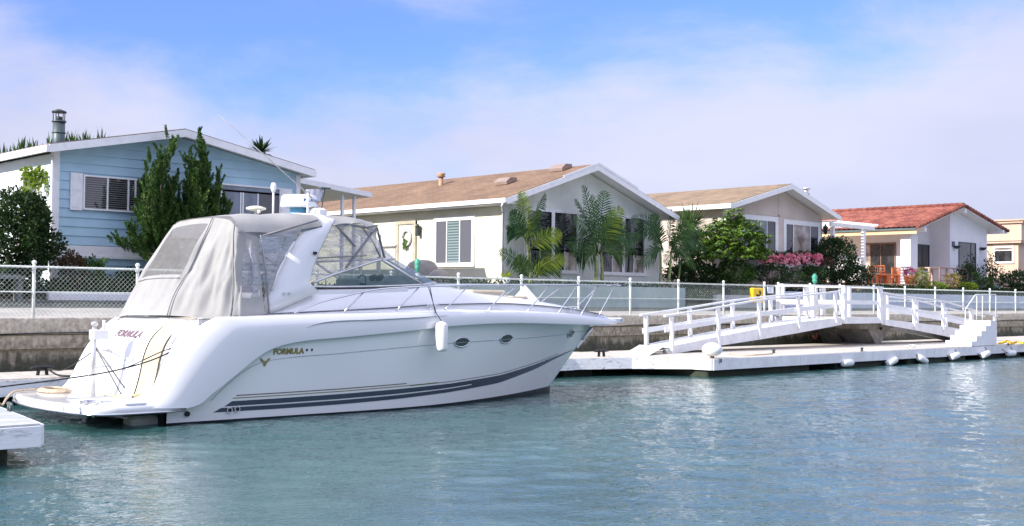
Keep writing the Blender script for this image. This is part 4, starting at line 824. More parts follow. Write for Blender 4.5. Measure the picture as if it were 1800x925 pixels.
# side deck and coach roof
top1 = tab([(1.8, 1.80), (2.1, 1.98), (2.62, 2.22), (3.08, 2.24), (4.05, 2.26), (5.36, 2.32), (6.2, 2.28), (7.0, 2.16), (8, 2.10), (9.4, 1.98), (10.6, 1.84), (11.7, 1.70), (12.1, 1.615)])
zcl = tab([(4.9, 2.42), (5.6, 2.42), (6.4, 2.38), (6.75, 2.33), (7.27, 2.22), (8.05, 2.18), (9.37, 2.04), (10.6, 1.89), (11.72, 1.73), (12.1, 1.62)])
zg = tab([(p[0], p[1]) for p in Up])
def o1(s): return min(1.36, max(0, (wdt(s)-.25))*.80)
S1 = list(np.linspace(1.25, 12.1, 80))
R0 = [(s, -max(0, wdt(s)-.16), zg(s)+.02) for s in S1]; R1 = [(s, -max(0, wdt(s)-.25), min(zc(s)-.03, zg(s)+.05) if wdt(s) > .3 else zg(s)+.02) for s in S1]; R2 = [(s, -max(0, wdt(s)-.29), zc(s)) for s in S1]
RA = [(s, -max(0, (wdt(s)-.29)*.5+o1(s)*.5+.03*(1 if wdt(s) > .5 else 0)), (zc(s)*.45+max(top1(s), zc(s))*.55)) for s in S1]
R3 = [(s, -o1(s), max(top1(s), zc(s)*1.0)) for s in S1]
pair('side_deck', MB().grid([R0, R1, R2]), gel)
cr_ = pair('coach_roof', MB().grid([R2, RA, R3]), gel)
S2 = [s for s in S1 if s > 4.9]
part('foredeck', mir(MB().grid([[(s, -o1(s)*k, max(top1(s), zc(s))+(max(zcl(s), zc(s)+.001)-max(top1(s), zc(s)))*(1-k*k)) for s in S2] for k in (1, .85, .6, .3, 0)])), gel)
m = MB().tube([(s, -max(0.0, wdt(s)-.262), zc(s)-.012) for s in S1 if s < 11.6], .011, 5); pair('coach_line', m, mat('line_dark', (.12, .13, .14), .4))
part('cockpit_sole', MB().box(.9, 5.0, -1.5, 1.5, 1.02, 1.06), cream)
m = MB(); m.grid([[(s, -1.5, 1.05) for s in (1.4, 2, 3, 4, 5)], [(s, -1.42, top1(s)-.02) for s in (1.4, 2, 3, 4, 5)]]); m.box(.6, 1.9, -1.7, 1.7, 1.62, 1.70); pair('cockpit_liner', m, gel)
# swim platform
half = [(.32, 1.84), (0, 1.88), (-.80, 1.88), (-1.05, 1.83), (-1.2, 1.68), (-1.32, 1.35), (-1.44, .65), (-1.48, 0)]
full = half+[(s, -o) for s, o in half[::-1][1:]]
def ring(z, k): return [(s-(k if s < -.3 else 0)*-1, -o*(1-k*.5), z) for s, o in full]
m = MB(); m.loft([ring(.22, .05), ring(.25, 0), ring(.34, 0), ring(.375, .03), ring(.38, .10)], True, True, True); sp = part('swim_platform', m, gel)
P = [(s, -o*1.004, .245) for s, o in full]; m = MB().tube(P, .016, 6); part('rub_rail', m, steel, sp)
m = MB(); m.bbox(-.72, .30, -1.86, -1.36, .376, .44, .04); part('platform_pad', m, gel, sp)
m = MB(); m.tube([(-1.0, -1.0, .40), (-.55, -1.45, .40)], .02, 6); m.box(-1.05, -.9, -1.05, -.95, .381, .41); 
for k in (0, .12): m.tube([(-1.10+k, -1.45-k*.8, .40), (-1.28+k*.8, -1.52-k*1.2, .34), (-1.24+k, -1.56-k*1.2, .20)], .014, 5)
part('boarding_ladder', m, steel, sp)
# transom module and quarter fins
prof = catmull([(-.20, .30), (-.12, .46), (-.03, .78), (.03, 1.07), (.17, 1.38), (.50, 1.66), (.72, 1.72)], 22)
def mods(o): return .06*(abs(o+.35)/1.1)**2.5
P = [[(p[0]+mods(o), -o, p[1]) for p in prof] for o in np.linspace(-1.25, .72, 18)]
m = MB().grid(P); tm = part('transom_module', m, gel)
P = []
for o, ds, t_ in ((.724, .02, 0), (.80, .03, 0), (1.0, .03, 0), (1.20, .03, 0), (1.315, .02, 0)): P.append([(p[0]+mods(.72)+ds*(1 if p[1] < 1.5 else max(0, 1-(p[1]-1.5)/.2)), -o, p[1]) for p in prof])
m = MB().grid(P, False)
pair('transom_walkway', m, cream)
fin = [(-.16, .30), (-.03, .48), (.10, .80), (.18, 1.10), (.34, 1.45), (.48, 1.67)]; fp = catmull(fin, NS//3)
ul = [rows[6][i] for i in range(NS) if UL[i][0] < .62]
fp2 = catmull(fin, len(ul))
m = MB().grid([[(p[0], p[1], p[2]) for p in ul], [(f[0]*.5+p[0]*.5-.05, (p[1]*.5-1.27*.5), f[1]*.5+p[2]*.5) for f, p in zip(fp2, ul)], [(f[0]-.03, -1.33, f[1]) for f in fp2], [(f[0]+.03, -1.30, f[1]) for f in fp2]]); pair('transom_fin', m, gel)
P = [[(p[0]+mods(.72)+.055, -o, p[1]) for p in prof] for o in (.66, 1.0, 1.48)]; pair('transom_backing', MB().grid(P), gel)
part('transom_top', MB().box(.72, 1.5, -1.55, 1.55, 1.64, 1.70), gel)
m = MB(); m.beam((-.95, -.35, .20), (-.15, -.15, .02), .20, .03); part('trim_tab', m, white); m = MB(); m.beam((-.75, -1.1, .20), (-.05, -1.0, .02), .18, .03); part('trim_tab', m, white)
m = MB(); m.bbox(-.35, .2, -1.35, -.95, -.2, .14, .05); part('stern_step', m, mat('step_green', (.45, .50, .42), .6))
# canvas enclosure
bot = [(.60, -1.48, 1.70), (.50, -.9, 1.74), (.50, 0, 1.76), (.72, .7, 1.76), (1.0, 1.2, 1.72), (1.25, 1.62, 1.69), (1.52, 1.66, 1.72), (1.86, 1.66, 1.77)]
topc = [(1.58, -1.42, 3.42), (1.52, -.9, 3.47), (1.52, -.1, 3.50), (1.50, .65, 3.45), (1.42, 1.15, 3.38), (1.36, 1.48, 3.26), (1.55, 1.52, 3.16), (1.74, 1.54, 3.10)]
NU, NV = 110, 30
bu, tu = catmull(bot, NU), catmull(topc, NU); G = []
for i in range(NU):
    row = []
    for j in range(NV+1):
        v = j/NV; p = bu[i]*(1-v)+tu[i]*v; env = math.sin(math.pi*min(1, v*1.05))**.6
        f = .020*math.sin(i*.42+v*2.5)+.012*math.sin(i*.9-v*5)+.012*(1-abs(math.sin(i*.55+v*3+2*noise.noise(Vector((i*.05, v*2, 7))))))**3-.014*(1-abs(math.sin(i*.21-v*6+1.5)))**4+.02*noise.noise(Vector((i*.11, v*3, 0)))*2
        if 34 < i: f *= 1.7
        d = -.05*math.sin(v*math.pi)*(1 if i < 60 else .4)
        p = p+np.array([-f*env+d-.03*(1-v)**6, f*env*.6, .0-.02*(1-v)**8]); row.append((p[0], -p[1], p[2]))
    G.append(row)
def sel(fn, name, m_, off=0, parent=None):
    mb = MB()
    for i in range(NU-1):
        for j in range(NV):
            if fn(i, j):
                q_ = [G[i][j], G[i+1][j], G[i+1][j+1], G[i][j+1]]
                k = len(mb.v); mb.v += q_; mb.f.append((k, k+1, k+2, k+3)); mb.s.append(True)
    me = part(name, mb, m_, parent, fixn=False)
    b = bmesh.new(); b.from_mesh(me.data); bmesh.ops.remove_doubles(b, verts=b.verts, dist=1e-5); bmesh.ops.recalc_face_normals(b, faces=b.faces); b.to_mesh(me.data); b.free(); return me
win = lambda i, j: (5 < i < 47 and 11 < j < 28)
sidew = lambda i, j: (93 < i < 106 and 6 < j < 23+int((i-93)*.3) and i > 93+(23-j)*.0)
ac = sel(lambda i, j: not win(i, j) and not sidew(i, j), 'aft_curtain', canvas)
sel(win, 'curtain_window', mesh_v, parent=ac); sel(sidew, 'side_window', vinyl, parent=ac)
part('zip_seam', MB().tube([(a[0]-.04, a[1], a[2]) for a in [G[50][j] for j in range(NV+1)]], .012, 5), canvasd, ac); part('zip_seam', MB().tube([(a[0]-.01, a[1]-.02, a[2]) for a in [G[84][j] for j in range(NV+1)]], .010, 5), canvasd, ac)
m = MB(); m.tube([(a[0]-.015, a[1], a[2]) for a in [G[i][11] for i in range(5, 48)]], .008, 5); part('zip_seam', m, canvasd, ac)
# canopy top
P = []
for i in range(22):
    f = i/21; row = []
    for j in range(31):
        o = -1.60+3.2*j/30; ao = abs(o); e = max(0, (ao-1.2)/.4)
        s0_ = float(np.interp(o, [-1.6, -.9, 0, .7, 1.2, 1.6], [1.60, 1.49, 1.49, 1.46, 1.38, 1.38])); s_ = s0_+(3.12-s0_)*f
        z = 3.47+.12*f+.05*math.sin(f*math.pi*2)**2*.6-.05*(ao/1.3)**2-.30*e**1.6*(1-.25*f)*(.8+.35*math.sin(f*math.pi)) + .012*noise.noise(Vector((f*4, o*2, 1)))
        oo = o if ao < 1.45 else math.copysign(1.45+(ao-1.45)*.5, o); row.append((s_, -oo*(1-.1*f), z+.03))
    P.append(row)
part('canopy', MB().grid(P), canvas, None)
m = MB(); m.grid([[(s_, y, z) for (s_, y, z) in [r[k] for r in P]] for k in (30, 30)][:1]+[[(r[30][0], r[30][1]+.03, r[30][2]-.05) for r in P]]); part('canopy_hem', m, canvasd)
for pts, rr in (([(1.80, -1.52, 3.14), (1.87, -1.60, 2.5), (1.93, -1.62, 1.80)], .016), ([(1.75, -1.5, 3.1), (2.3, -1.45, 3.26), (3.0, -1.4, 3.46)], .018), ([(1.95, -1.3, 2.0), (2.55, -1.2, 3.3)], .016), ([(1.4, -1.2, 3.2), (2.6, -1.3, 2.4)], .016), ([(1.5, 1.2, 3.2), (2.6, 1.3, 2.3)], .016)): part('canopy_frame', MB().tube(pts, rr, 6), canvasd)
# quarter clear panel between pole and arch
m = MB(); A_ = [(1.76, 3.10), (1.80, 2.8), (1.84, 2.5), (1.88, 2.2), (1.93, 1.86)]; B_ = [(2.62, 3.32), (2.36, 2.95), (2.2, 2.65), (2.06, 2.35), (1.98, 1.90)]
m.grid([[(a[0]+(b[0]-a[0])*k, 1.54+.03*math.sin(k*3), a[1]+(b[1]-a[1])*k) for a, b in zip(A_, B_)] for k in np.linspace(0, 1, 6)])
pair('quarter_window', m, vinyl)
# radar arch
arc = [((1.88, 1.76), (2.95, 2.18), 1.60), ((1.87, 2.05), (2.72, 2.34), 1.57), ((2.03, 2.40), (2.74, 2.60), 1.52), ((2.24, 2.75), (2.91, 2.92), 1.46), ((2.53, 3.10), (3.10, 3.20), 1.40), ((2.76, 3.36), (3.26, 3.40), 1.32), ((2.94, 3.52), (3.40, 3.51), 1.18), ((3.02, 3.60), (3.48, 3.585), .9), ((3.06, 3.64), (3.52, 3.63), .45), ((3.07, 3.65), (3.54, 3.64), 0)]
rings = []
arc = [((a[0]+.07*min(1, k/3), a[1]), (f[0]+(.13 if k > 1 else .05*k), f[1]), o) for k, (a, f, o) in enumerate(arc)]
for k, (a, f, o) in enumerate(arc):
    t1 = k/9; tz = 0 if k < 5 else [.04, .09, .12, .13, .13][k-5]; to = .13 if k < 5 else [.10, .06, 0, 0, 0][k-5]
    mid = ((a[0]+f[0])/2, (a[1]+f[1])/2)
    rings.append([(a[0], -o+.02, a[1]), (a[0]+.05, -o-.012, a[1]+.01), (mid[0], -o-.025, mid[1]+.01), (f[0]-.05, -o-.012, f[1]+.005), (f[0], -o+.02, f[1]), (f[0]-.02, -(o-to), f[1]-tz), (mid[0], -(o-to)+.02, mid[1]-tz), (a[0]+.03, -(o-to), a[1]-tz)])
m = MB(); full_ = rings+[[(x, -y, z) for x, y, z in r] for r in rings[::-1][1:]]; m.loft(full_, True, True, True); arch = part('radar_arch', m, gel)
m = MB(); m.tube([(2.0, -1.6, 2.2), (2.12, -1.57, 2.5), (2.35, -1.5, 2.87), (2.5, -1.46, 3.05)], .022, 6); part('grab_rail', m, gel, arch)
m = MB(); m.box(2.87, 2.93, -1.52, -1.46, 2.84, 2.89); part('side_light', m, black, arch)
m = MB(); m.box(2.2, 2.25, -1.64, -1.60, 2.13, 2.16); m.box(2.3, 2.35, -1.64, -1.60, 2.13, 2.16); part('vent_fitting', m, alu, arch)
# windshield
wb = [(2.72, 1.42, 2.27), (3.3, 1.40, 2.27), (4.2, 1.38, 2.29), (5.0, 1.36, 2.32), (5.42, 1.30, 2.34), (5.95, .95, 2.38), (6.35, .5, 2.40), (6.5, 0, 2.41)]
wt = [(2.90, 1.40, 2.33), (3.4, 1.36, 2.50), (3.95, 1.30, 2.65), (4.38, 1.24, 2.77), (4.58, 1.18, 2.80), (5.0, .85, 2.83), (5.35, .45, 2.85), (5.45, 0, 2.86)]
wbc, wtc = catmull(wb, 40), catmull(wt, 40)
P = [[(a[0]*(1-k)+b[0]*k, -(a[1]*(1-k)+b[1]*k)-.02*math.sin(k*math.pi), a[2]*(1-k)+b[2]*k) for a, b in zip(wbc, wtc)] for k in (0, .33, .66, 1)]
ws = part('windshield', mir(MB().grid(P)), glass)
m = MB(); f_ = lambda c, r_: m.tube([(p[0], -p[1], p[2]) for p in c], r_, 6)
f_(wbc, .022); f_(wtc, .024)
i4 = min(range(40), key=lambda i: abs(wtc[i][0]-4.55)+abs(wtc[i][1]-1.18)); i4b = min(range(40), key=lambda i: abs(wbc[i][0]-5.42))
m.tube([(wbc[i4b][0], -wbc[i4b][1]-.01, wbc[i4b][2]), (wtc[i4][0], -wtc[i4][1]-.01, wtc[i4][2])], .026, 6); m.tube([(3.2, -1.39, 2.28), (3.2, -1.38, 2.44)], .012, 5); m.tube([(6.5, 0, 2.41), (5.45, 0, 2.87)], .02, 6)
part('windshield_frame', mir(m), alu)
m = MB(); m.tube([(p[0], -p[1]-.012, p[2]-.035) for p in wbc[:27]], .014, 5); part('windshield_gasket', mir(m), black)
# helm seen through the glass
m = MB(); m.prism([(4.5, 2.0), (5.6, 2.0), (5.6, 2.40), (5.1, 2.52), (4.72, 2.50), (4.5, 2.3)], 'y', -1.2, -.1); m.bbox(3.9, 4.2, -1.0, -.6, 2.0, 2.44, .03); da = part('helm_dash', m, mat('dash_grey', (.28, .33, .34), .5))
m = MB(); 
for y in (-1.0, -.78): m.tube([(4.70, y, 2.47), (4.60, y, 2.44)], .07, 12)
part('gauge', m, black, da)
m = MB(); c = Vector((4.30, -.85, 2.34)); m.tube([c+Vector((.05*math.sin(t), .17*math.cos(t), .17*math.sin(t))) for t in np.linspace(0, 2*math.pi, 17)], .014, 6); m.tube([c, (4.55, -.85, 2.28)], .03, 6); m.beam(c+Vector((0, -.16, 0)), c+Vector((0, .16, 0)), .02, .02); part('steering_wheel', m, black, da)
m = MB(); m.bbox(3.3, 3.7, -1.15, -.3, 1.5, 2.2, .05); m.bbox(2.2, 2.6, -.9, .9, 1.5, 2.15, .05); part('helm_seat', m, gel)
# forward enclosure
P = []; 
for i in range(10):
    f = i/9; row = []
    for j in range(21):
        o = -1.36+2.72*j/20; e = max(0, (abs(o)-1.05)/.31); s_ = 3.36+1.08*f-.08*(o/1.3)**2*f; z = 3.60+.03*math.sin(f*3)-.17*e**1.5*(1+.4*math.sin(f*9))-.03*abs(o)-.06*f*f+.014*noise.noise(Vector((f*7, o*4, 3)))
        row.append((s_, -o, z))
    P.append(row)
part('forward_canopy', MB().grid(P), canvas)
fb = [(2.80, 1.41, 2.36), (3.1, 1.38, 2.41), (3.5, 1.35, 2.53), (4.0, 1.29, 2.67), (4.45, 1.22, 2.79), (4.72, 1.08, 2.82), (5.0, .85, 2.845), (5.4, .4, 2.87), (5.5, 0, 2.88)]
ftp = [(3.20, 1.36, 3.30), (3.4, 1.32, 3.42), (3.7, 1.32, 3.43), (4.0, 1.31, 3.42), (4.32, 1.29, 3.42), (4.38, 1.05, 3.50), (4.42, .8, 3.52), (4.44, .4, 3.54), (4.44, 0, 3.54)]
fbc, ftc = catmull(fb, 50), catmull(ftp, 50); G2 = []
for k in np.linspace(0, 1, 14):
    G2.append([((a[0]*(1-k)+b[0]*k)+.012*noise.noise(Vector((i*.2, k*4, 5))), -(a[1]*(1-k)+b[1]*k)-.03*math.sin(k*math.pi)*noise.noise(Vector((i*.17, k*2, 9)))*2, a[2]*(1-k)+b[2]*k) for i, (a, b) in enumerate(zip(fbc, ftc))])
part('forward_enclosure', mir(MB().grid(G2)), vinyl)
m = MB(); m.beam((4.33, -1.31, 3.40), (3.65, -1.35, 2.62), .02, .075, (0, 1, 0)); m.beam((3.45, -1.345, 3.38), (3.85, -1.345, 3.02), .02, .05, (0, 1, 0)); m.beam((4.36, -1.29, 3.4), (4.62, -1.18, 2.84), .02, .05, (0, 1, 0)); m.tube([(3.02, -1.39, 2.78), (3.6, -1.37, 2.83), (4.1, -1.33, 2.86)], .012, 5); m.tube([(4.0, -1.33, 3.4), (4.3, -1.28, 3.1), (4.5, -1.22, 2.85)], .014, 5)
part('enclosure_strap', m, canvasd)
m = MB(); m.tube([(x, -1.335, 3.41+.02*math.sin(x*9)) for x in np.linspace(3.38, 4.34, 12)], .022, 6); pair('rolled_hem', m, canvasd)
# bow rail
rl = catmull([(2.30, 1.80), (2.81, 1.98), (3.52, 2.14), (4.01, 2.23), (5.32, 2.31), (7.48, 2.37), (9.54, 2.40), (11.2, 2.42), (11.9, 2.43)], 40)
off = lambda s: max(.12, wdt(s)-.10) if s < 11 else max(.25, wdt(s)-.02)
pts = [(p[0], -off(p[0]), p[1]) for p in rl]+[(12.15, -.16, 2.43), (12.22, 0, 2.43)]
m = MB().tube(pts, .017, 7, False); br_ = part('bow_rail', mir(m), steel)
for (b_, zb_), (t_, zt_) in zip([(3.29, 1.79), (4.44, 1.82), (5.58, 1.83), (6.73, 1.83), (7.94, 1.81), (9.1, 1.8), (10.11, 1.76), (11.04, 1.70)], [(3.76, 2.19), (5.0, 2.30), (6.21, 2.33), (7.42, 2.36), (8.73, 2.38), (9.92, 2.40), (10.97, 2.42), (11.86, 2.43)]):
    for sg in (1, -1): part('stanchion', MB().tube([(b_, -sg*max(.08, wdt(b_)-.12), zb_-.01), (t_, -sg*off(t_), zt_)], .014, 6), steel, br_)
# foredeck gear
m = MB(); m.bbox(7.3, 8.3, -.5, .5, 2.17, 2.27, .04); m.bbox(8.6, 9.1, -.28, .28, 2.08, 2.15, .03); part('deck_hatch', m, cream)
m = MB(); m.loft([[(9.0, -.25, 2.0), (9.5, -.25, 2.0), (9.5, .25, 2.0), (9.0, .25, 2.0)], [(9.24, -.01, 2.38), (9.26, -.01, 2.38), (9.26, .01, 2.38), (9.24, .01, 2.38)]], True, True, True, False); part('deck_cone', m, white)
m = MB(); m.bbox(11.3, 12.3, -.1, .1, 1.54, 1.66, .03); m.tube([(12.28, -.1, 1.6), (12.28, .1, 1.6)], .06, 10); part('bow_pulpit', m, gel)
m = MB(); m.beam((11.35, 0, 1.42), (10.85, 0, .98), .05, .08); m.tube([(11.3, -.06, 1.44), (11.0, -.05, 1.16)], .025, 6); part('anchor', m, steel)
for s_, z_ in ((9.75, 1.83), (5.35, 1.88)):
    m = cleat_mb((s_, -wdt(s_)+.15, z_-.0), 0, 1.1); part('cleat', m, steel)
# portholes, exhausts
def decal(pts, m_, name, parent=None, lift=.006):
    mb = MB(); P_ = [(s, -(hw(s, z)+lift), z) for s, z in pts]; mb.add(P_, [tuple(range(len(P_)))]); return part(name, mb, m_, parent)
def hull_disc(s, z, a, b, m_, name, lift, parent=None, slant=0):
    n = 22; mb = MB(); ctr = (s, -(hw(s, z)+lift), z)
    P_ = [(s+a*math.cos(t)+slant*b*math.sin(t), -(hw(s+a*math.cos(t), z+b*math.sin(t))+lift), z+b*math.sin(t)) for t in np.linspace(0, 2*math.pi, n+1)[:-1]]
    mb.add([ctr]+P_, [(0, 1+i, 1+(i+1) % n) for i in range(n)]); return part(name, mb, m_, parent)
for s_, z_, a_ in ((6.09, 1.235, .20), (7.42, 1.275, .20), (10.1, 1.32, .16)):
    n = 24; mb = MB().tube([(s_+a_*math.cos(t), -(hw(s_+a_*math.cos(t), z_+.09*math.sin(t))+.008), z_+.09*math.sin(t)) for t in np.linspace(0, 2*math.pi, n+1)], .017, 6)
    ph_ = part('porthole', mb, steel); hull_disc(s_, z_, a_, .09, pane_dark, 'pane', .006, ph_)
for s_, z_, r0 in ((.42, .17, .045), (1.17, .19, .05), (1.31, .20, .05)):
    mb = MB().tube([(s_, -(hw(s_, z_)+.02)+.03, z_), (s_, -(hw(s_, z_)+.035), z_)], r0, 14); e = part('exhaust_outlet', mb, steel if s_ > 1 else black); hull_disc(s_, z_, r0*.7, r0*.7, black, 'bore', .04, e)
# stripes
zt_ = tab([(.8, .335), (2.17, .345), (3.32, .36), (4.56, .39), (5.92, .43), (7.5, .52), (8.84, .69), (9.52, .80), (10.3, .90), (10.8, .95)]); zb2 = tab([(.8, .165), (2.17, .165), (3.32, .175), (4.56, .205), (5.92, .26), (7.5, .36), (8.85, .58), (9.52, .73), (10.3, .87), (10.8, .94)])
def band(s0, s1, f0, f1, name, m_, n=60, lift=.006, add0=0, add1=0, sl=0):
    P_ = [[], []]
    for i in range(n):
        u = i/(n-1)
        for k, (f, ad) in enumerate(((f0, add0), (f1, add1))):
            s = s0+(s1-s0)*u+(sl*(1-u) if k else 0)
            z = zb2(s)+(zt_(s)-zb2(s))*f+ad; z2 = z
            s = min(s, ss(z)-.012); P_[k].append((s, -(hw(s, z2)+lift), z2))
    return pair(name, MB().grid(P_), m_)
band(.88, 10.75, .0, .40, 'stripe_lower', navy, sl=.14); band(1.08, 10.75, .53, 1, 'stripe_upper', navy, sl=.13)
band(6.6, 10.7, .36, .56, 'stripe_fill', navy, lift=.005)
band(1.22, 5.6, 1, 1, 'gold_pinstripe', gold, add0=.042, add1=.056); band(1.28, 4.8, 1, 1, 'gold_pinstripe', mat('dark_gold', (.12, .10, .06), .4), add0=.085, add1=.10)
band(4.9, 9.8, 1, 1, 'gold_pinstripe', navy, add0=.035, add1=.045)
# lettering
def textmesh(body, size, bold=.0, sx=1.3, shear=0.):
    c = bpy.data.curves.new('t', 'FONT'); c.body = body; c.size = size; c.offset = bold; c.shear = shear; c.resolution_u = 3
    o = bpy.data.objects.new('t', c); me = bpy.data.meshes.new_from_object(o)
    vs = [(v.co.x*sx, v.co.y) for v in me.vertices]; fs = [tuple(p.vertices) for p in me.polygons]; bpy.data.objects.remove(o); bpy.data.curves.remove(c); bpy.data.meshes.remove(me)
    mnx = min(v[0] for v in vs); mxx = max(v[0] for v in vs); mny = min(v[1] for v in vs); mxy = max(v[1] for v in vs)
    return vs, fs, (mnx, mxx, mny, mxy)
vs, fs, bb = textmesh('FORMULA', .15, .008, 1.5)
W_, H_ = .60, .105
mb = MB(); P_ = []
for x, y in vs:
    s = 1.91+(x-bb[0])/(bb[1]-bb[0])*W_; z = 1.095+(y-bb[2])/(bb[3]-bb[2])*H_+.01*(s-1.86); P_.append((s, -(hw(s, z)+.008), z))
mb.add(P_, fs); part('hull_lettering', mb, gold, fixn=False)
for s_ in (2.56, 2.66): hull_disc(s_, 1.165, .022, .024, navy, 'badge_dot', .007)
# winged emblem
wing = [(0, -.085), (.03, -.06), (.028, -.03), (.05, -.02), (.085, .02), (.10, .065), (.075, .05), (.07, .06), (.052, .035), (.045, .045), (.028, .015), (.012, .02), (0, .0)]
decal([(1.76+x, .985+y) for x, y in wing]+[(1.76-x, .985+y) for x, y in wing[::-1][1:-1]], gold, 'emblem')
def tran(o, z):  # point on the transom module face
    zz = [p[1] for p in prof]; sx_ = [p[0] for p in prof]; i = float(np.interp(z, zz, sx_)); return (i+mods(o)-.008, -o, z)
def trtext(body, o0, o1, z0, z1, m_, name, sx=1.3, bold=.007, shear=.2):
    vs, fs, bb = textmesh(body, .15, bold, sx, shear); P_ = []
    for x, y in vs:
        o = o0+(x-bb[0])/(bb[1]-bb[0])*(o1-o0); z = z0+(y-bb[2])/(bb[3]-bb[2])*(z1-z0); P_.append(tran(o, z))
    mb = MB(); mb.add(P_, fs); return part(name, mb, m_, tm, fixn=False)
trtext('FORMULA', -.66, .36, 1.36, 1.48, pinkish, 'transom_lettering')
greyv = mat('faint_grey_vinyl', (.52, .53, .56), .4); dkv = mat('dark_grey_vinyl', (.22, .23, .25), .4)
def trline(pts, ww, m_, name):
    mb = MB()
    for (a, b), (c_, d) in zip(pts, pts[1:]):
        n = Vector((c_-a, d-b)).normalized(); mb.add([tran(a-n.y*ww, b+n.x*ww), tran(c_-n.y*ww, d+n.x*ww), tran(c_+n.y*ww, d-n.x*ww), tran(a+n.y*ww, b-n.x*ww)], [(0, 1, 2, 3)])
    part(name, mb, m_, tm, fixn=False)
trline([(-.95, 1.10), (-.75, 1.11), (-.62, 1.14), (-.5, 1.08), (-.3, 1.08), (-.05, 1.03)], .010, dkv, 'transom_emblem')
trline([(-.72, 1.11), (-.6, 1.11), (-.45, 1.10)], .022, dkv, 'transom_emblem')
for k, o in enumerate((-.6, -.5, -.42, -.1, -.02)): trline([(o, 1.22), (o+.06, 1.245)], .012, greyv, 'faded_mark')
for k, o in enumerate((-.72, -.62, -.53, -.45, -.36)): trline([(o, .90), (o+.05, .915)], .014, greyv, 'faded_mark')
mb = MB().tube([tran(-1.1, .99), tran(-.4, .985), tran(.42, .98), tran(.46, 1.0), tran(.5, 1.25), tran(.52, 1.5), tran(.52, 1.62)], .006, 4); part('hatch_seam', mb, dkv, tm)
# electronics on the arch
m = MB(); m.lathe([(.20, 3.64), (.17, 3.70), (.17, 3.78)], (3.45, 0, 0), 16); part('radar_base', m, radb)
m = MB(); m.lathe([(.30, 3.775), (.36, 3.79), (.365, 3.81), (.355, 3.83), (.335, 3.99), (.31, 4.015), (.02, 4.035)], (3.45, 0, 0), 32); rd = part('radar_dome', m, gel)
vs, fs, bb = textmesh('FURUNO', .15, .004, 1.5); P_ = []
for x, y in vs:
    t = R(-106)+(x-bb[0])/(bb[1]-bb[0])*.62/.345; P_.append((3.45+.352*math.cos(t), .352*math.sin(t), 3.885+(y-bb[2])/(bb[3]-bb[2])*.05))
mb = MB(); mb.add(P_, fs); part('radar_lettering', mb, navyt, rd, fixn=False)
m = MB(); m.lathe([(.03, 3.6), (.03, 3.72), (.10, 3.73), (.19, 3.76), (.19, 3.79), (.10, 3.82), (.01, 3.83)], (2.95, .75, 0), 20); part('satellite_dome', m, mat('dome_cream', (.78, .76, .62), .4))
m = MB(); m.tube([(3.35, .8, 3.58), (3.35, .8, 4.16)], .022, 8); m.lathe([(.03, 4.12), (.055, 4.18), (.058, 4.24), (.04, 4.30), (.01, 4.31)], (3.35, .8, 0), 12); part('gps_antenna', m, gel)
m = MB(); m.tube([(3.34, -.5, 3.60), (3.34, -.5, 4.02)], .024, 8); m.lathe([(.03, 4.02), (.035, 4.08), (.01, 4.09)], (3.34, -.5, 0), 10); part('anchor_light', m, gel)
m = MB(); m.tube([(3.72, -.45, 3.70), (3.32, -.5, 4.03), (1.5, -.5, 5.29)], [.015, .013, .009], 5); part('whip_antenna', m, mat('whip_grey', (.36, .36, .38), .4))
m = MB(); m.tube([(4.45, .9, 3.55), (4.62, .95, 4.30)], .012, 6); m.box(4.5, 4.72, .9, 1.0, 4.28, 4.31); fl = part('flag_staff', m, galv)
P_ = [[(4.60-.42*u+.0*v-.1*v, .95+.03*math.sin(u*9), 4.28-.26*v-.03*u) for u in np.linspace(0, 1, 10)] for v in np.linspace(0, 1, 6)]; part('flag', MB().grid(P_), mat('faded_flag', (.55, .55, .62), .8, trans=.3), fl)
P_ = [[(4.50-.1*u-.1*v, .95+.02*math.sin(u*9), 4.0-.06*v) for u in np.linspace(0, 1, 6)] for v in np.linspace(0, 1, 3)]; part('flag_stripe', MB().grid(P_), red, fl)
m = MB(); m.tube([(3.72, -.2, 3.70), (3.80, -.2, 3.70)], .06, 12); part('horn', m, red); m = MB(); m.bbox(3.5, 3.72, -.6, -.1, 3.60, 3.76, .04); part('arch_pod', m, gel)
m = MB(); m.ball((2.6, 0, 3.66), .035, 8); part('arch_fitting', m, gel)
# davit post on the platform
m = MB(); m.tube([(-.5, -.1, .30), (-.5, -.1, 1.60)], .042, 10); m.lathe([(.06, 1.56), (.055, 1.62), (.02, 1.64)], (-.5, -.1, 0), 10); dv = part('davit_post', m, alu)
m = MB(); m.bbox(-.56, -.30, -.22, -.02, 1.34, 1.50, .01); m.tube([(-.36, -.16, 1.5), (-.36, -.16, 1.66)], .03, 8); part('davit_bracket', m, white, dv)
m = MB(); m.tube([(-.5, -.1, 1.25), (-.1, -.36, .38)], .012, 5); m.tube([(-.5, -.1, 1.25), (.01, -.44, .38)], .014, 5); part('stay', m, mat('stay_grey', (.15, .16, .17), .5), dv)
m = MB(); m.bbox(-1.0, -.1, -.3, -.22, .381, .40, .01); part('davit_track', m, alu, dv)
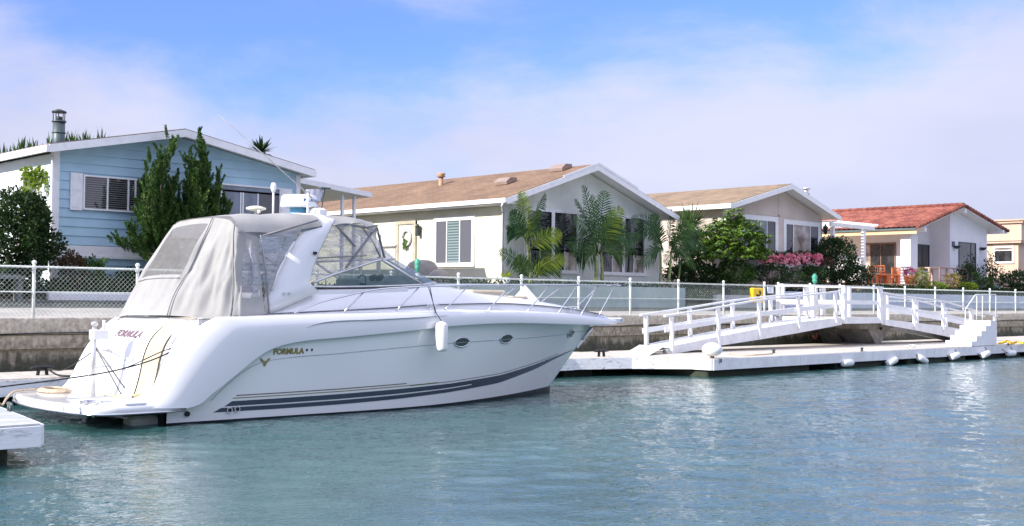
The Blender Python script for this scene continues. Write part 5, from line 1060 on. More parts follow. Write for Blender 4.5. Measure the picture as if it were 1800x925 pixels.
# ------------------------------------------------------------ lines and fenders on the yacht (not parts of it)
def rope(name, pts, r, m_, lb): return tag(obj(name, MB().tube([Vector(p) for p in catmull(pts, 40)], r, 6), m_), lb, 'rope')
cl = BW(.42, 1.62, 1.30)
rope('mooring_line', [cl, at(270, 632, Y=17.75), at(200, 652, Y=17.9), at(100, 668, Y=18.1), at(0, 680.5, Y=18.3), at(-60, 690, Y=18.4)], .013, rope_k, 'black mooring line from the stern quarter leading out of frame left')
rope('mooring_line', [cl, at(290, 616, Y=17.7), at(225, 645, Y=17.85), at(205, 650.5, Y=17.9)], .010, rope_k, 'doubled end of the black stern line by the quarter cleat')
m = cleat_mb((0, 0, 0), 0, 1.2); part('stern_cleat', MB().beam((.36, -1.66, 1.22), (.52, -1.62, 1.40), .03, .04), black)
rope('mooring_line', [BW(-.5, .1, 1.15), at(140, 634, Y=20.3), at(112, 650, Y=21.2), c1+Vector((.1, .1, .12))], .010, rope_k, 'thin dark line from the davit post to the walkway cleat')
rope('mooring_line', [c1+Vector((.1, .05, .1)), at(110, 661, Z=.56), at(128, 661, Z=.55)], .018, rope_k, 'short black rope tail lying by the walkway cleat')
rope('mooring_line', [BW(11.05, 0, 1.20), at(1046, 607, Y=20.2), c2+Vector((0, 0, .14))], .010, rope_k, 'dark bow line running down from the stem to the dock')
pts = []
for k in range(60):
    a = k*.55; rr_ = .42-.002*k; pts.append(BW(-.66+rr_*.6*math.cos(a), -1.25+rr_*1.1*math.sin(a), .40+.0007*k))
tag(obj('rope_coil', MB().tube(pts, .018, 5), rope_m), 'tan rope coiled on the far corner of the swim platform', 'rope')
rope('mooring_line', [BW(-.8, -1.5, .42), at(28, 688, Y=20.6), at(12, 700, Y=20.2), at(2, 712, Y=19.8), at(-15, 690, Y=19.5)], .02, rope_m, 'tan rope drooping off the platform at the left edge')
rope('mooring_line', [BW(.12, 1.25, .66), BW(.0, 1.0, .50), BW(-.12, .72, .42), BW(-.25, .3, .40), BW(-.4, -.5, .40)], .012, mat('yellow_rope', (.66, .52, .22), .9), 'thin yellow line trailing from the transom across the platform')
fc = BW(5.34, wdt(5.34)+.15, 1.37); t = thing('boat_fender', fc, 'white ribbed fender hanging on the side of the yacht', 'fender')
m = MB(); rings = []
for z, r0 in ((-.29, .02), (-.28, .07), (-.25, .105), (-.22, .115), (.20, .115), (.24, .105), (.26, .07), (.275, .03), (.285, .025)): rings.append([(r0*(1+(.03 if k % 2 else -.03))*math.cos(2*math.pi*k/20), r0*(1+(.03 if k % 2 else -.03))*math.sin(2*math.pi*k/20), z) for k in range(20)])
m.loft(rings, True, True, True); obj('body', m, fend, t, local=True)
top = BW(5.20, wdt(5.2)-.10, 2.31)-fc; mid = BW(5.3, wdt(5.3)+.03, 1.80)-fc; m = MB(); m.tube([(0, 0, .28), mid, top], .008, 5); m.tube([mid, mid+Vector((0, .05, .06)), top+Vector((.04, 0, 0))], .007, 5); obj('rope', m, rope_k, t, local=True)
# ------------------------------------------------------------ plants
prnd = random.Random(21)
def rdir():
    z = prnd.uniform(-1, 1); t = prnd.uniform(0, 2*math.pi); r = math.sqrt(1-z*z); return Vector((r*math.cos(t), r*math.sin(t), z))
def leaf(mb, p, d, w, n=None):
    """one leaf: a bent diamond from p along d"""
    n = n or rdir(); s = d.cross(n)
    if s.length < 1e-4: s = Vector((1, 0, 0))
    s = s.normalized()*w; m_ = p+d*.5
    mb.v += [tuple(p), tuple(m_+s), tuple(p+d), tuple(m_-s)]; k = len(mb.v)-4; mb.f.append((k, k+1, k+2, k+3)); mb.s.append(False)
def cloud(mb, c, rad, n, size, lump=.3, seed=0, up=.2, fill=.5, droop=0., wr=.32):
    c = Vector(c); so_ = Vector((seed*7.3, seed*3.1, seed*1.7))
    for _ in range(n):
        d = rdir(); k = 1+lump*noise.noise(d*1.9+so_)*1.6+lump*.6*noise.noise(d*5+so_)
        r = (fill+(1-fill)*prnd.random()**.5)*k; p = c+Vector((d.x*rad[0], d.y*rad[1], d.z*rad[2]))*r
        # clumps: skip pockets so that gaps show
        if noise.noise(p*2.3+so_) < -.28: continue
        dd = (d*.6+rdir()*.8+Vector((0, 0, up-droop))).normalized()*size*prnd.uniform(.6, 1.3)
        leaf(mb, p, dd, size*wr*prnd.uniform(.7, 1.2))
def bush(name, c, rad, n, size, m_, label, cat='bush', seed=1, **kw):
    t = thing(name, (c[0], c[1], c[2]-rad[2]), label, cat)
    mb = MB(); cloud(mb, c, rad, n, size, seed=seed, **kw); obj('foliage', mb, m_, t, fixn=False)
    mb = MB()
    for k in range(5):
        a = k*1.3+seed; mb.tube([(c[0]+.06*math.cos(a), c[1]+.06*math.sin(a), c[2]-rad[2]*1.0), (c[0]+rad[0]*.25*math.cos(a), c[1]+rad[1]*.25*math.sin(a), c[2]-rad[2]*.3), (c[0]+rad[0]*.55*math.cos(a), c[1]+rad[1]*.5*math.sin(a), c[2]+rad[2]*.4)], [.035, .025, .01], 5)
    obj('stem', mb, brown, t); return t
def pbush(name, x0, y0, x1, y1, Y, depth, n, size, m_, label, cat='bush', seed=1, **kw):
    a, b = at(x0, (y0+y1)/2, Y=Y), at(x1, (y0+y1)/2, Y=Y); tz = at((x0+x1)/2, y0, Y=Y).z; bz = at((x0+x1)/2, y1, Y=Y).z
    return bush(name, ((a.x+b.x)/2, Y, (tz+bz)/2), ((b.x-a.x)/2, depth, (tz-bz)/2), n, size, m_, label, cat, seed, **kw)
def frond(mb, b, t, arch, ll, n=34, side=None, w=.052, droop=.30):
    b, t = Vector(b), Vector(t); ax = (t-b); L_ = ax.length; up = Vector((0, 0, 1)); P = []
    nrm = side or Vector((prnd.uniform(-.5, .5), -1, prnd.uniform(-.2, .5))).normalized()
    for i in range(n+1):
        u = i/n; P.append(b+ax*u+up*arch*L_*math.sin(math.pi*u**.8)*(1 if arch else 0))
    mb.tube([P[i] for i in range(0, n+1, 4)]+[P[-1]], [.018]*(len(range(0, n+1, 4)))+[.004], 4)
    for i in range(3, n+1):
        u = i/n; tg = (P[min(i+1, n)]-P[i-1]).normalized(); sd = tg.cross(nrm).normalized()
        l = ll*(math.sin(math.pi*min(1, .12+u*.86))**.6)*prnd.uniform(.85, 1.1)
        for k in (-1, 1):
            d = (sd*k*.9+tg*(.45+.5*u)+nrm*.12+rdir()*.10).normalized()*l+Vector((0, 0, -droop*l))
            m_ = P[i]+d*.5+Vector((0, 0, .05*l)); q = tg.cross(d).cross(d).normalized()*w*.5 if d.cross(tg).length > 1e-4 else sd*w
            q = tg*w*.6
            mb.v += [tuple(P[i]-q*.6), tuple(m_-q), tuple(P[i]+d), tuple(m_+q), tuple(P[i]+q*.6)]; kk = len(mb.v)-5; mb.f.append((kk, kk+1, kk+2, kk+3, kk+4)); mb.s.append(False)
def palm(name, label, trunks, fronds, Y, ll):
    b = at(*trunks[0][0], Y=Y); t = thing(name, b, label, 'palm')
    mb = MB()
    for (bx, by), (tx, ty), r0 in trunks:
        p, q = at(bx, by, Y=Y), at(tx, ty, Y=Y+.05); mid = (p+q)/2+Vector((.04, 0, 0)); P = catmull([p, mid, q], 14); mb.tube([Vector(x) for x in P], [r0*(1-.35*i/13)*(1.12 if i % 3 == 0 else 1) for i in range(14)], 8)
    obj('trunk', mb, trunkg, t)
    for k, (bx, by, tx, ty, arch, dy, mt) in enumerate(fronds):
        mb = MB(); b_ = at(bx, by, Y=Y); t_ = at(tx, ty, Y=Y+dy); frond(mb, b_, t_, arch, ll*1.12, 22); obj('frond', mb, mt, t, fixn=False)
    return t
D_, Y_ = lf_palm, lf_palml
palm('areca_palm', 'young palm with bright upright shoots near the left corner of the beige house', [((931, 500), (929, 420), .05), ((940, 500), (946, 470), .045), ((929, 470), (921, 380), .035)],
     [(926, 430, 917, 338, .0, 0, Y_), (926, 430, 958, 342, .10, .2, D_), (924, 425, 899, 372, .12, -.1, D_), (924, 420, 893, 405, .22, .15, D_), (928, 430, 944, 372, .1, -.3, lf_mid), (930, 440, 985, 408, .12, -.3, Y_), (930, 445, 992, 452, .25, .3, D_), (930, 490, 879, 440, .10, -.3, lf_mid), (932, 490, 990, 452, .12, -.4, Y_), (934, 492, 965, 428, .05, -.1, lf_mid), (932, 492, 910, 452, .1, .1, lf_mid), (940, 490, 985, 470, .2, -.2, lf_mid), (926, 425, 955, 412, .3, .4, D_)], 30.2, .50)
palm('areca_palm', 'tall dark palm with the widest fronds before the beige house', [((1047, 500), (1046, 440), .065), ((1058, 500), (1056, 440), .07)],
     [(1050, 445, 1026, 328, .05, .1, D_), (1050, 445, 1012, 352, .12, .3, D_), (1050, 445, 1062, 338, .06, -.2, D_), (1052, 445, 1090, 366, .10, -.2, Y_), (1052, 445, 1010, 385, .2, -.3, D_), (1050, 445, 1000, 432, .28, .1, D_), (1053, 445, 1116, 425, .3, -.3, D_), (1053, 447, 1122, 462, .4, .1, D_), (1053, 447, 1100, 452, .3, -.4, lf_mid), (1050, 447, 1014, 452, .25, .4, D_), (1054, 447, 1078, 372, .1, .3, D_), (1054, 447, 1098, 395, .22, .1, lf_mid), (1050, 440, 1040, 345, .02, -.4, D_), (1050, 450, 1030, 458, .3, -.5, lf_mid)], 30.1, .66)
palm('areca_palm', 'dark drooping palm at the right corner of the beige house', [((1160, 502), (1161, 435), .055), ((1174, 502), (1180, 440), .06)],
     [(1164, 440, 1110, 384, .22, 0, D_), (1164, 440, 1148, 378, .08, .2, D_), (1166, 440, 1108, 420, .3, -.2, D_), (1166, 440, 1135, 392, .15, -.4, D_), (1180, 440, 1205, 372, .08, 0, lf_mid), (1180, 442, 1232, 402, .2, .3, D_), (1180, 442, 1240, 440, .28, -.1, D_), (1166, 445, 1130, 465, .3, .1, D_), (1180, 445, 1222, 470, .3, -.4, lf_mid), (1176, 440, 1180, 368, .05, .3, D_), (1180, 445, 1200, 462, .3, .3, D_), (1166, 442, 1146, 448, .4, .5, D_), (1180, 440, 1216, 392, .15, -.4, lf_mid)], 30.1, .55)
palm('areca_palm', 'short green palm clump between the beige and peach houses', [((1190, 502), (1196, 460), .05)], [(1196, 462, 1240, 430, .25, 0, lf_mid), (1196, 462, 1180, 425, .15, .2, lf_mid), (1196, 462, 1215, 412, .1, -.2, D_), (1196, 462, 1245, 465, .3, .3, D_), (1196, 462, 1168, 462, .3, -.3, D_), (1196, 465, 1225, 482, .25, .2, lf_mid)], 30.6, .5)
# sword-leaved dracaena
def spiky(name, c, r, n, label, m_, trunk_z, w=.035, low=-.9, cat='palm'):
    c = Vector(c); t = thing(name, (c.x, c.y, trunk_z), label, cat); mb = MB()
    for _ in range(n):
        d = rdir(); d.z = prnd.uniform(low, 1); d.normalize(); l = r*prnd.uniform(.75, 1.1); s = d.cross(Vector((0, 0, 1)));
        s = (s.normalized() if s.length > .01 else Vector((1, 0, 0)))*w
        m_pt = c+d*l*.55; e = c+d*l+Vector((0, 0, -.18*l*(1-abs(d.z))))
        mb.v += [tuple(c+s*.5), tuple(m_pt+s), tuple(e), tuple(m_pt-s), tuple(c-s*.5)]; k = len(mb.v)-5; mb.f.append((k, k+1, k+2, k+3, k+4)); mb.s.append(False)
    obj('foliage', mb, m_, t, fixn=False); obj('trunk', MB().tube([(c.x, c.y, trunk_z), (c.x+.03, c.y, (c.z+trunk_z)/2), (c.x, c.y, c.z)], [.11, .09, .07], 8), brown, t); return t
c = at(1214, 402, Y=31.6); spiky('dracaena', c, 1.35, 260, 'spiky sword leaved palm beside the peach house side wall', lf_mid, 2.3)
c = at(1218, 455, Y=31.2); spiky('dracaena', c, .95, 150, 'lower spiky plant with dry drooping blades below the sword leaved palm', lf_palm, 2.3, low=-1)
# schefflera with drooping glossy leaf fingers
cc = at(1292, 430, Y=30.2); t = thing('umbrella_tree', (cc.x, cc.y, 2.3), 'glossy bright green umbrella tree in front of the peach house corner', 'tree'); mb = MB()
for _ in range(800):
    d = rdir(); d.z = abs(d.z)*1.1-.45; d.normalize(); k = 1+.55*noise.noise(d*2.2); p = cc+Vector((d.x*1.95, d.y*1.1, d.z*1.35))*k*prnd.uniform(.72, 1.0)
    for j in range(7):
        a = j*2*math.pi/7+prnd.random(); dd = (Vector((math.cos(a), math.sin(a), -.75))+d*.35).normalized()*prnd.uniform(.22, .32); leaf(mb, p, dd, .048, Vector((0, 0, 1))+rdir()*.2)
obj('crown', mb, lf_schef, t, fixn=False); obj('trunk', MB().tube([(cc.x, cc.y, 2.3), (cc.x-.1, cc.y, 3.2), (cc.x, cc.y, 4.3)], [.1, .08, .05], 8), brown, t)
pbush('shrub', 1262, 455, 1318, 503, 30.0, .6, 1500, .16, lf_mid, 'mid green leafy shrub directly under the umbrella tree', seed=3, droop=.4)
pbush('shrub', 1176, 462, 1270, 506, 31.0, .8, 3600, .14, lf_dark, 'dark green shrub mass between the green palm clump and umbrella tree', seed=4)
pbush('round_bush', 1332, 462, 1382, 500, 30.0, .8, 2600, .09, lf_dark, 'dark clipped round bush under the left flower box', seed=5, lump=.12)
pbush('tall_bush', 1442, 414, 1494, 500, 30.2, .9, 8500, .11, lf_dark, 'tall dense dark bush at the right corner of the peach house', seed=6, lump=.2)
pbush('shrub', 1408, 468, 1448, 501, 29.9, .6, 1500, .11, lf_dark, 'small dark shrub below the right flower box', seed=7)
pbush('shrub', 1488, 466, 1524, 503, 30.0, .7, 2200, .12, lf_dark, 'dark shrub beside the patio, right of the tall dense bush', seed=8)
pbush('shrub', 1385, 478, 1412, 502, 29.9, .4, 500, .10, lf_mid, 'thin green climber between the flower box brackets', seed=9)
a = at(1207, 513, Y=29.9); b = at(1500, 513, Y=29.9); mb = MB()
for _ in range(5200):
    p = Vector((prnd.uniform(38.5, 56), prnd.uniform(29.75, 30.3), prnd.uniform(2.1, 2.62))); leaf(mb, p, (rdir()+Vector((0, 0, .5))).normalized()*.13, .04)
tag(obj('ground_cover', mb, lf_dark, fixn=False), 'dark low planting filling the bed before the peach house', 'planting', kind='stuff')
# flower boxes under the windows of the peach house
for (x0, x1, lb) in ((1328, 1393, 'left'), (1398, 1452, 'right')):
    p, q = at(x0, 462, Y=30.5), at(x1, 466, Y=30.5); z = (p.z+q.z)/2
    t = thing('flower_box', ((p.x+q.x)/2, 30.6, z), f'white {lb} flower box of pink blooms under the peach house windows', 'flower box')
    obj('box', MB().bbox(p.x, q.x, 30.35, 30.98, z-.1, z+.16, .02), white, t)
    for f in (.12, .88):
        xb = p.x+(q.x-p.x)*f; m = MB(); P = [(xb, 30.45, z-.12), (xb, 30.55, z-.45), (xb, 30.75, z-.75), (xb, 30.99, z-.95)]; m.tube([Vector(v) for v in catmull(P, 10)], .05, 6); m.box(xb-.05, xb+.05, 30.4, 30.99, z-.16, z-.101); obj('bracket', m, white, t)
    L_ = q.x-p.x; mb, mf = MB(), MB()
    for _ in range(1700):
        u = prnd.random(); pp = Vector((p.x+L_*u, prnd.uniform(30.2, 30.95), z+.1+(.45+.25*noise.noise(Vector((u*6, x0, 0))))*prnd.uniform(-.25, 1)))
        leaf(mb, pp, rdir()*.11, .035)
    for _ in range(230):
        u = prnd.random(); pp = Vector((p.x+L_*u, prnd.uniform(30.1, 30.5), z+.1+(.36+.2*noise.noise(Vector((u*6, x0, 0))))*prnd.uniform(-.35, 1)))
        n0 = (Vector((-.4, -1, .3))+rdir()*.6).normalized()
        for j in range(5):
            a_ = j*1.257; e1 = n0.cross(Vector((0, 0, 1))).normalized(); e2 = n0.cross(e1); leaf(mf, pp, (e1*math.cos(a_)+e2*math.sin(a_))*prnd.uniform(.06, .10), .042, n0)
    obj('foliage', mb, lf_dark, t, fixn=False); obj('flowers', mf, pinkfl, t, fixn=False)
# left: hedge, vine, shrubs
pbush('hedge', -40, 345, 90, 500, 30.1, 1.0, 12000, .11, lf_dark, 'large dark hedge at the left edge beside the blue house', 'hedge', seed=11, lump=.22, fill=.7)
t = thing('climbing_vine', (12.95, 31.8, 3.0), 'lime green climbing vine on the white side wall of the blue house', 'vine'); mb = MB()
for _ in range(2300):
    yy = 31.1+1.25*prnd.random(); zz = prnd.uniform(3.2, 5.5); w_ = 1-abs((yy-31.75)/.62)**2
    if prnd.random() > w_ + .1 or noise.noise(Vector((yy*2, zz*1.6, 4))) < -.18: continue
    leaf(mb, Vector((12.98-prnd.random()*.35*(.4+w_), yy, zz)), (rdir()+Vector((-.4, 0, -.1))).normalized()*.11, .045)
obj('foliage', mb, lf_lime, t, fixn=False); obj('stem', MB().tube([(12.95, 31.8, 2.2), (12.9, 31.7, 3.6), (12.93, 31.8, 5.2)], [.03, .025, .01], 6), brown, t)
pbush('shrub', 100, 447, 150, 508, 30.2, .5, 2000, .09, lf_red, 'reddish tipped round shrub below the blue house window', seed=12)
pbush('shrub', 145, 457, 182, 500, 30.2, .4, 600, .12, lf_mid, 'small leafy green shrub right of the reddish shrub', seed=13, lump=.5)
pbush('shrub', 155, 486, 200, 512, 30.1, .4, 900, .10, lf_dark, 'low dark shrub behind the white kerb wall', seed=14, lump=.5)
pbush('shrub', 208, 474, 262, 512, 30.2, .5, 1500, .10, lf_dark, 'dark green shrub behind the yacht canvas at the kerb wall', seed=15, lump=.4)
mb = MB()
for _ in range(5000):
    p = Vector((prnd.uniform(9, 22), prnd.uniform(29.85, 30.6), 2.12+prnd.random()**2*.32)); leaf(mb, p, (rdir()+Vector((0, 0, .7))).normalized()*.13, .04)
for _ in range(3800):
    p = Vector((prnd.uniform(22.6, 38.2), prnd.uniform(29.75, 30.8), 2.44+prnd.random()**2*.30)); leaf(mb, p, (rdir()+Vector((0, 0, .7))).normalized()*.11, .035)
tag(obj('ground_cover', mb, lf_dark, fixn=False), 'low dark green ground cover along the garden beds', 'planting', kind='stuff')
a, b = at(-10, 480, Y=29.3), at(38, 512, Y=29.3); t = thing('garden_bench', ((a.x+b.x)/2, 29.3, b.z), 'grey concrete garden bench in front of the dark hedge', 'bench')
gm = mat('bench_grey', (.13, .14, .14), .85, .15, 4); obj('seat', MB().bbox(a.x-.5, b.x, 29.1, 29.5, b.z+.30, b.z+.38, .01), gm, t); obj('backrest', MB().bbox(a.x-.5, b.x, 29.46, 29.53, b.z+.381, a.z, .01), gm, t)
for x in (a.x-.4, b.x-.15): obj('leg', MB().bbox(x, x+.12, 29.15, 29.45, b.z-.35, b.z+.299, .01), gm, t)
# Hollywood juniper
jy = 30.0; base_ = at(305, 500, Y=jy); t = thing('juniper_tree', base_, 'twisted upright dark juniper growing in front of the blue house', 'tree')
tips = [((300, 222), .34, .1), ((348, 217), .20, 0), ((285, 262), .32, .2), ((262, 262), .20, -.1), ((322, 265), .34, -.2), ((335, 300), .36, .2), ((365, 275), .20, 0), ((384, 292), .14, .1), ((386, 330), .22, -.1), ((398, 345), .26, .2), ((275, 330), .32, 0), ((258, 300), .16, .3), ((345, 350), .42, -.3), ((300, 340), .42, -.3), ((375, 372), .30, .1), ((280, 380), .34, .1), ((188, 414), .13, -.2), ((225, 398), .13, -.1), ((262, 412), .22, 0), ((330, 400), .42, 0), ((310, 240), .22, -.2), ((352, 250), .22, .1), ((248, 380), .12, .1), ((270, 300), .26, -.3), ((312, 300), .4, .1), ((335, 255), .18, .15), ((328, 330), .42, .3), ((350, 310), .36, .2), ((368, 340), .34, .1), ((295, 360), .4, .2), ((355, 400), .4, .3)]
mb, wb_ = MB(), MB()
for k, ((tx, ty), rad, dy) in enumerate(tips):
    rad *= 1.25
    tip = at(tx, ty, Y=jy+dy); hub = at(312+(tx-312)*.30, 455-max(0, 400-ty)*.12, Y=jy+dy*.4)
    if ty > 395: hub = at(300, 450, Y=jy)
    mid = hub*.45+tip*.55+Vector((.22*math.sin(k*2.1)+(.25 if tx > 312 else -.25)*(ty < 395), .15*math.cos(k), -.15 if ty < 395 else -.22)); P = [Vector(p) for p in catmull([base_+Vector((.04*math.sin(k), 0, 0)), hub, mid, tip], 40)]
    wb_.tube(P[:34:3], [max(.008, .075*(1-i/12)) for i in range(len(P[:34:3]))], 5)
    for _ in range(int(22+85*rad)):
        u = prnd.uniform(.22, .97); i = min(38, int(u*39)); p = P[i]; tg = (P[i+1]-P[i]).normalized(); rr_ = rad*(1-((u-.22)/.80)**1.6)*.75+.02
        o_ = rdir(); o_ = (o_-tg*o_.dot(tg)*.8); st = p+o_*rr_*prnd.uniform(.1, 1.15)+Vector((0, 0, -.12)); ax = (tg*.35+Vector((0, 0, .85))+o_*.75*rr_/.3+rdir()*.15).normalized(); ln = prnd.uniform(.28, .62)*(1.15-.45*u); r0 = prnd.uniform(.06, .11)*(1.2-.5*u); cv = rdir()*.10
        for _2 in range(int(150*ln/.45)):
            v = prnd.random(); rr2 = r0*(1-v)**.7*(1 if v > .12 else v/.12+.3); q_ = st+ax*ln*v+cv*v*v+rdir()*rr2*prnd.random()**.4
            dd = (ax*.9+rdir()*.6).normalized()*prnd.uniform(.045, .10); leaf(mb, q_, dd, .013)
    for _ in range(int(500*rad)):
        i = prnd.randint(6, 34); leaf(mb, P[i]+rdir()*rad*.45*prnd.random(), (rdir()+Vector((0, 0, .6))).normalized()*.12, .022)
obj('crown', mb, lf_jun, t, fixn=False); obj('trunk', wb_, brown, t)
# far palms and yuccas behind the blue house
def farpalm(px, py, Y, r, n, label, m_=lf_dark, name='palm_tree', cat='palm'):
    c = at(px, py, Y=Y); spiky(name, c, r, n, label, m_, 2.3, w=.09, low=-.5, cat=cat)
farpalm(459, 268, 62, 1.1, 70, 'distant fan palm whose crown tops the blue house roof')
for px, py, lb, n in ((34, 270, 'farthest left spiky yucca head above the blue house roof edge', 14), (70, 256, 'spiky yucca pair head just left of the chimney', 18), (130, 250, 'spiky yucca head just right of the chimney', 16), (160, 248, 'small yucca head farthest right above the blue roof slope', 14)):
    c = at(px, py, Y=56); t = thing('yucca_tree', (c.x, c.y, 2.3), lb, 'yucca'); mb = MB()
    for j in range(-2, 3):
        cc_ = c+Vector((j*.42+prnd.uniform(-.1, .1), prnd.uniform(-.4, .4), -.3+prnd.uniform(-.2, .2)))
        for _ in range(16):
            d = Vector((prnd.uniform(-.35, .35), prnd.uniform(-.35, .35), 1)).normalized()*prnd.uniform(.5, .95); leaf(mb, cc_+Vector((prnd.uniform(-.1, .1), 0, prnd.uniform(-.4, .1))), d, .045)
    obj('foliage', mb, lf_mid, t, fixn=False); mw = MB()
    mw.tube([(c.x, c.y, 2.3), (c.x, c.y, c.z-.5)], [.25, .15], 8); 
    for j in (-2, -1, 1, 2): mw.tube([(c.x, c.y, c.z-1.6), (c.x+j*.42, c.y, c.z-.4)], .07, 6)
    obj('trunk', mw, brown, t)
# ------------------------------------------------------------ patio of the red tile house
tag(obj('patio_floor', MB().box(52.5, 64.7, 29.9, 48, 2.3, 3.04), tantrim), kind='structure')
mb = MB()
for _ in range(9000):
    x = prnd.uniform(53, 92); h = .42+.12*noise.noise(Vector((x*.8, 0, 0))); leaf(mb, Vector((x, prnd.uniform(29.5, 30.1), 2.5+h*prnd.random())), (rdir()+Vector((0, 0, .4))).normalized()*.13, .045)
tag(obj('hedge', mb, lf_dark, fixn=False), 'long low dark hedge along the top of the pale blue wall', 'hedge', kind='stuff')
for x0, x1, lb in ((1622, 1662, 'bright lime clipped mound left of the patio railing end'), (1688, 1716, 'smaller bright lime mound below the dark patio shrub')): pbush('lime_shrub', x0, 496, x1, 512, 29.7, .4, 1300, .09, lf_lime, lb, seed=x0, lump=.1)
pbush('shrub', 1686, 466, 1718, 508, 29.9, .6, 1600, .12, lf_dark, 'dark feathery shrub before the tall front window of the white house', seed=31, lump=.4)
pbush('shrub', 1664, 482, 1683, 508, 29.8, .4, 600, .11, leafmat('leaf_yellowish', (.10, .09, .02), (.35, .28, .08)), 'yellowish flowering shrub at the middle of the patio railing', seed=32, lump=.4)
pbush('shrub', 1608, 474, 1630, 504, 29.8, .4, 800, .11, leafmat('leaf_olive', (.06, .09, .02), (.25, .26, .06)), 'olive green bushy plant right of the porch column', seed=33, lump=.5)
pbush('shrub', 1757, 478, 1830, 512, 30.0, .6, 2400, .16, lf_dark, 'dark grassy shrub under the tan house window', seed=34, lump=.4)
pbush('shrub', 1722, 488, 1742, 510, 29.9, .4, 700, .12, lf_mid, 'small green shrub between the white and tan houses', seed=36, lump=.4)
c = at(1744, 490, Y=30.4); t = thing('potted_tree', (c.x, c.y, 2.5), 'slender tree in a green pot at the corner of the white house', 'potted tree'); obj('pot', MB().lathe([(.28, 2.6), (.38, 3.0), (.4, 3.15), (.36, 3.15)], (c.x, c.y, 0), 14), mat('green_pot', (.07, .16, .13), .3), t)
mb = MB(); cloud(mb, (c.x, c.y, 3.9), (.65, .5, .9), 700, .14, lump=.6, seed=40, fill=.2); obj('foliage', mb, lf_dark, t, fixn=False); obj('stem', MB().tube([(c.x, c.y, 3.1), (c.x+.05, c.y, 3.9), (c.x-.1, c.y, 4.7)], [.04, .03, .01], 6), brown, t)
# pergola
t = thing('pergola', (54, 33, 2.3), 'white slatted patio pergola between the peach and red tiled houses', 'pergola')
zt = at(1535, 398, Y=31).z
obj('beam', MB().box(51.9, 56.2, 30.95, 31.05, zt-.2, zt), white, t); obj('beam', MB().box(51.9, 56.2, 35.9, 36, zt-.2, zt), white, t)
m = MB()
for i in range(15): x = 52.0+i*.29; m.box(x, x+.05, 30.7, 37, zt+.001, zt+.09)
obj('slats', m, white, t)
for x, y in ((55.3, 31.1), (52.3, 31.1), (55.3, 35.8)): obj('post', MB().bbox(x-.09, x+.09, y-.09, y+.09, 2.6, zt-.2, .01), white, t)
z = at(1510, 452, Y=31).z; m = MB(); m.box(52.4, 55.9, 31.3, 31.36, z-.1, z+.06); obj('rail', m, white, t)
# furniture
def armchair(x, y, rz, lb):
    t = thing('patio_chair', (x, y, 3.04), lb, 'chair', 'orange wooden patio armchairs', rz)
    obj('seat', MB().bbox(-.32, .32, -.3, .3, .36, .44, .02), orange, t, local=True); m = MB(); m.box(-.32, .32, .27, .33, .9, .98)
    for k in range(6): m.box(-.29+k*.11, -.25+k*.11, .28, .32, .44, .9)
    obj('backrest', m, orange, t, local=True); 
    for s in (-1, 1):
        for yy in (-.27, .27): obj('leg', MB().box(s*.32-.035, s*.32+.035, yy-.035, yy+.035, 0, .62 if yy < 0 else .95), orange, t, local=True)
        obj('armrest', MB().box(s*.33-.045, s*.33+.045, -.32, .26, .621, .66), orange, t, local=True)
    obj('cushion', MB().bbox(-.28, .28, -.28, .24, .441, .54, .03), cream, t, local=True); return t
for px, py, Y, rz, lb in ((1541, 497, 31.2, -1.4, 'orange wooden armchair left of the low orange table'), (1582, 497, 32.2, 1.2, 'orange wooden armchair left of the porch column'), (1600, 490, 33.5, .4, 'orange wooden armchair partly behind the porch column')):
    c = at(px, py, Y=Y); armchair(c.x, Y, rz, lb)
def table(x, y, w_, d_, h, m_, name, lb, cat='table'):
    t = thing(name, (x, y, 3.04), lb, cat); obj('tabletop', MB().bbox(x-w_, x+w_, y-d_, y+d_, 3.04+h-.07, 3.04+h, .015), m_, t)
    for a in (-1, 1):
        for b in (-1, 1): obj('leg', MB().box(x+a*(w_-.07)-.05, x+a*(w_-.07)+.05, y+b*(d_-.07)-.05, y+b*(d_-.07)+.05, 3.04, 3.04+h-.07), m_, t)
c = at(1560, 490, Y=30.6); table(c.x, 30.6, .5, .4, .5, orange, 'low_table', 'low orange wooden table on the patio')
c = at(1636, 480, Y=30.9); table(c.x, 30.9, 1.1, .5, .98, mat('pinkish_wood', (.48, .34, .28), .7), 'patio_table', 'long pale pinkish patio table right of the porch column')
c = at(1599, 490, Y=30.2); t = thing('flower_pot', (c.x, 30.2, 3.04), 'terracotta pot of red pink flowers before the porch column', 'flower pot'); obj('pot', MB().lathe([(.22, 3.04), (.32, 3.42), (.34, 3.5), (.3, 3.5)], (c.x, 30.2, 0), 14), terra, t)
mb = MB(); cloud(mb, (c.x, 30.2, 3.68), (.42, .35, .24), 420, .10, seed=50, fill=.3); obj('flowers', mb, leafmat('petal_maroon', (.18, .03, .06), (.55, .12, .25)), t, fixn=False)
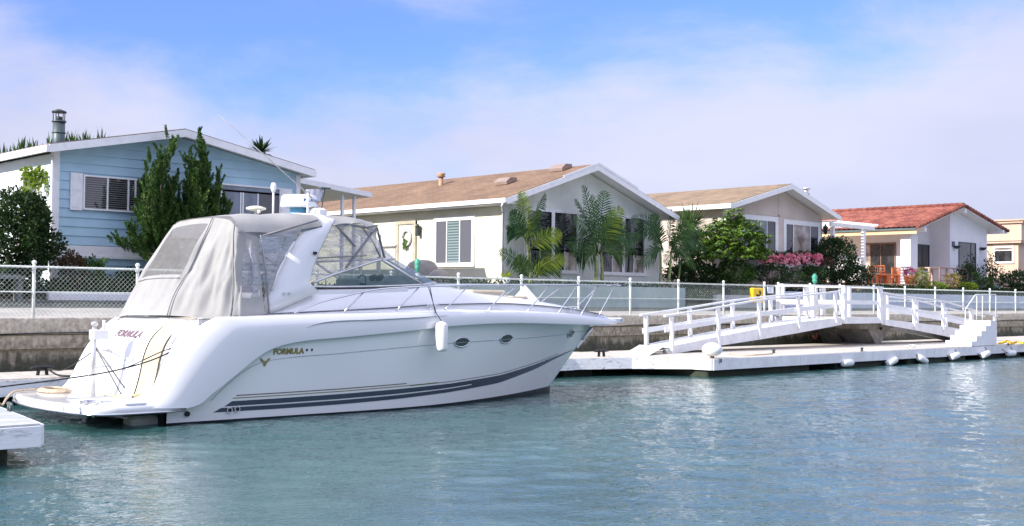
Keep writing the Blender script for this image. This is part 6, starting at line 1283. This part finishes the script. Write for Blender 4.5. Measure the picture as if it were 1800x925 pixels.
t = thing('patio_railing', (63, 29.85, 3), 'brown metal railing along the edge of the white house patio', 'railing'); a, b = at(1652, 471, Y=29.85), at(1699, 471, Y=29.85); bm_ = mat('rail_brown', (.22, .12, .10), .5)
for x in (a.x, (a.x+b.x)/2, b.x): obj('post', MB().box(x-.04, x+.04, 29.81, 29.89, 2.6, a.z), bm_, t)
for z in (a.z, a.z-.4, a.z-.7): obj('rail', MB().box(a.x-.05, b.x+.05, 29.83, 29.87, z-.02, z+.03), bm_, t)
# covered grill beside the beige house
c = at(742, 472, X=28.8); t = thing('covered_grill', (c.x, c.y, 2.3), 'tan cloth covered garden grill standing by the beige side wall', 'grill'); rings = []
for k, (z, s1, s2) in enumerate(((2.3, .50, .80), (2.9, .50, .80), (3.25, .48, .76), (3.42, .40, .6), (3.50, .25, .35), (3.53, .02, .02))): rings.append([(c.x+s1*math.cos(a_)*(1+.05*math.sin(a_*5+z)), c.y+s2*math.sin(a_)*(1+.05*math.cos(a_*4)), z) for a_ in np.linspace(0, 2*math.pi, 25)[:-1]])
obj('cover', MB().loft(rings, True, True, True), canv2, t)
a = at(772, 487, X=28.7); m = MB(); m.ball((a.x, a.y, 2.75), .52, 14, .8, 1, .8); tag(obj('covered_unit', m, canv2), 'smaller grey covered lump right of the covered grill', 'cover')
t = thing('stair_rail', (28.6, 38, 2.3), 'white entry stair railing left of the beige house door', 'railing'); 
for y in (37.4, 38.6): obj('post', MB().box(28.75, 28.87, y-.06, y+.06, 2.3, 4.56), white, t)
obj('rail', MB().box(28.77, 28.85, 37.3, 38.7, 4.5, 4.56), white, t)
c = at(890, 488, Y=30.2); t = thing('potted_plant', (c.x, 30.2, 2.6), 'small spiky potted plant at the beige house corner', 'potted plant'); obj('pot', MB().lathe([(.1, 2.55), (.15, 2.82), (.13, 2.82)], (c.x, 30.2, 0), 10), white, t); mb = MB()
for _ in range(26): leaf(mb, Vector((c.x, 30.2, 2.82)), (rdir()+Vector((0, 0, 1.1))).normalized()*.32, .025)
obj('foliage', mb, lf_palml, t, fixn=False)
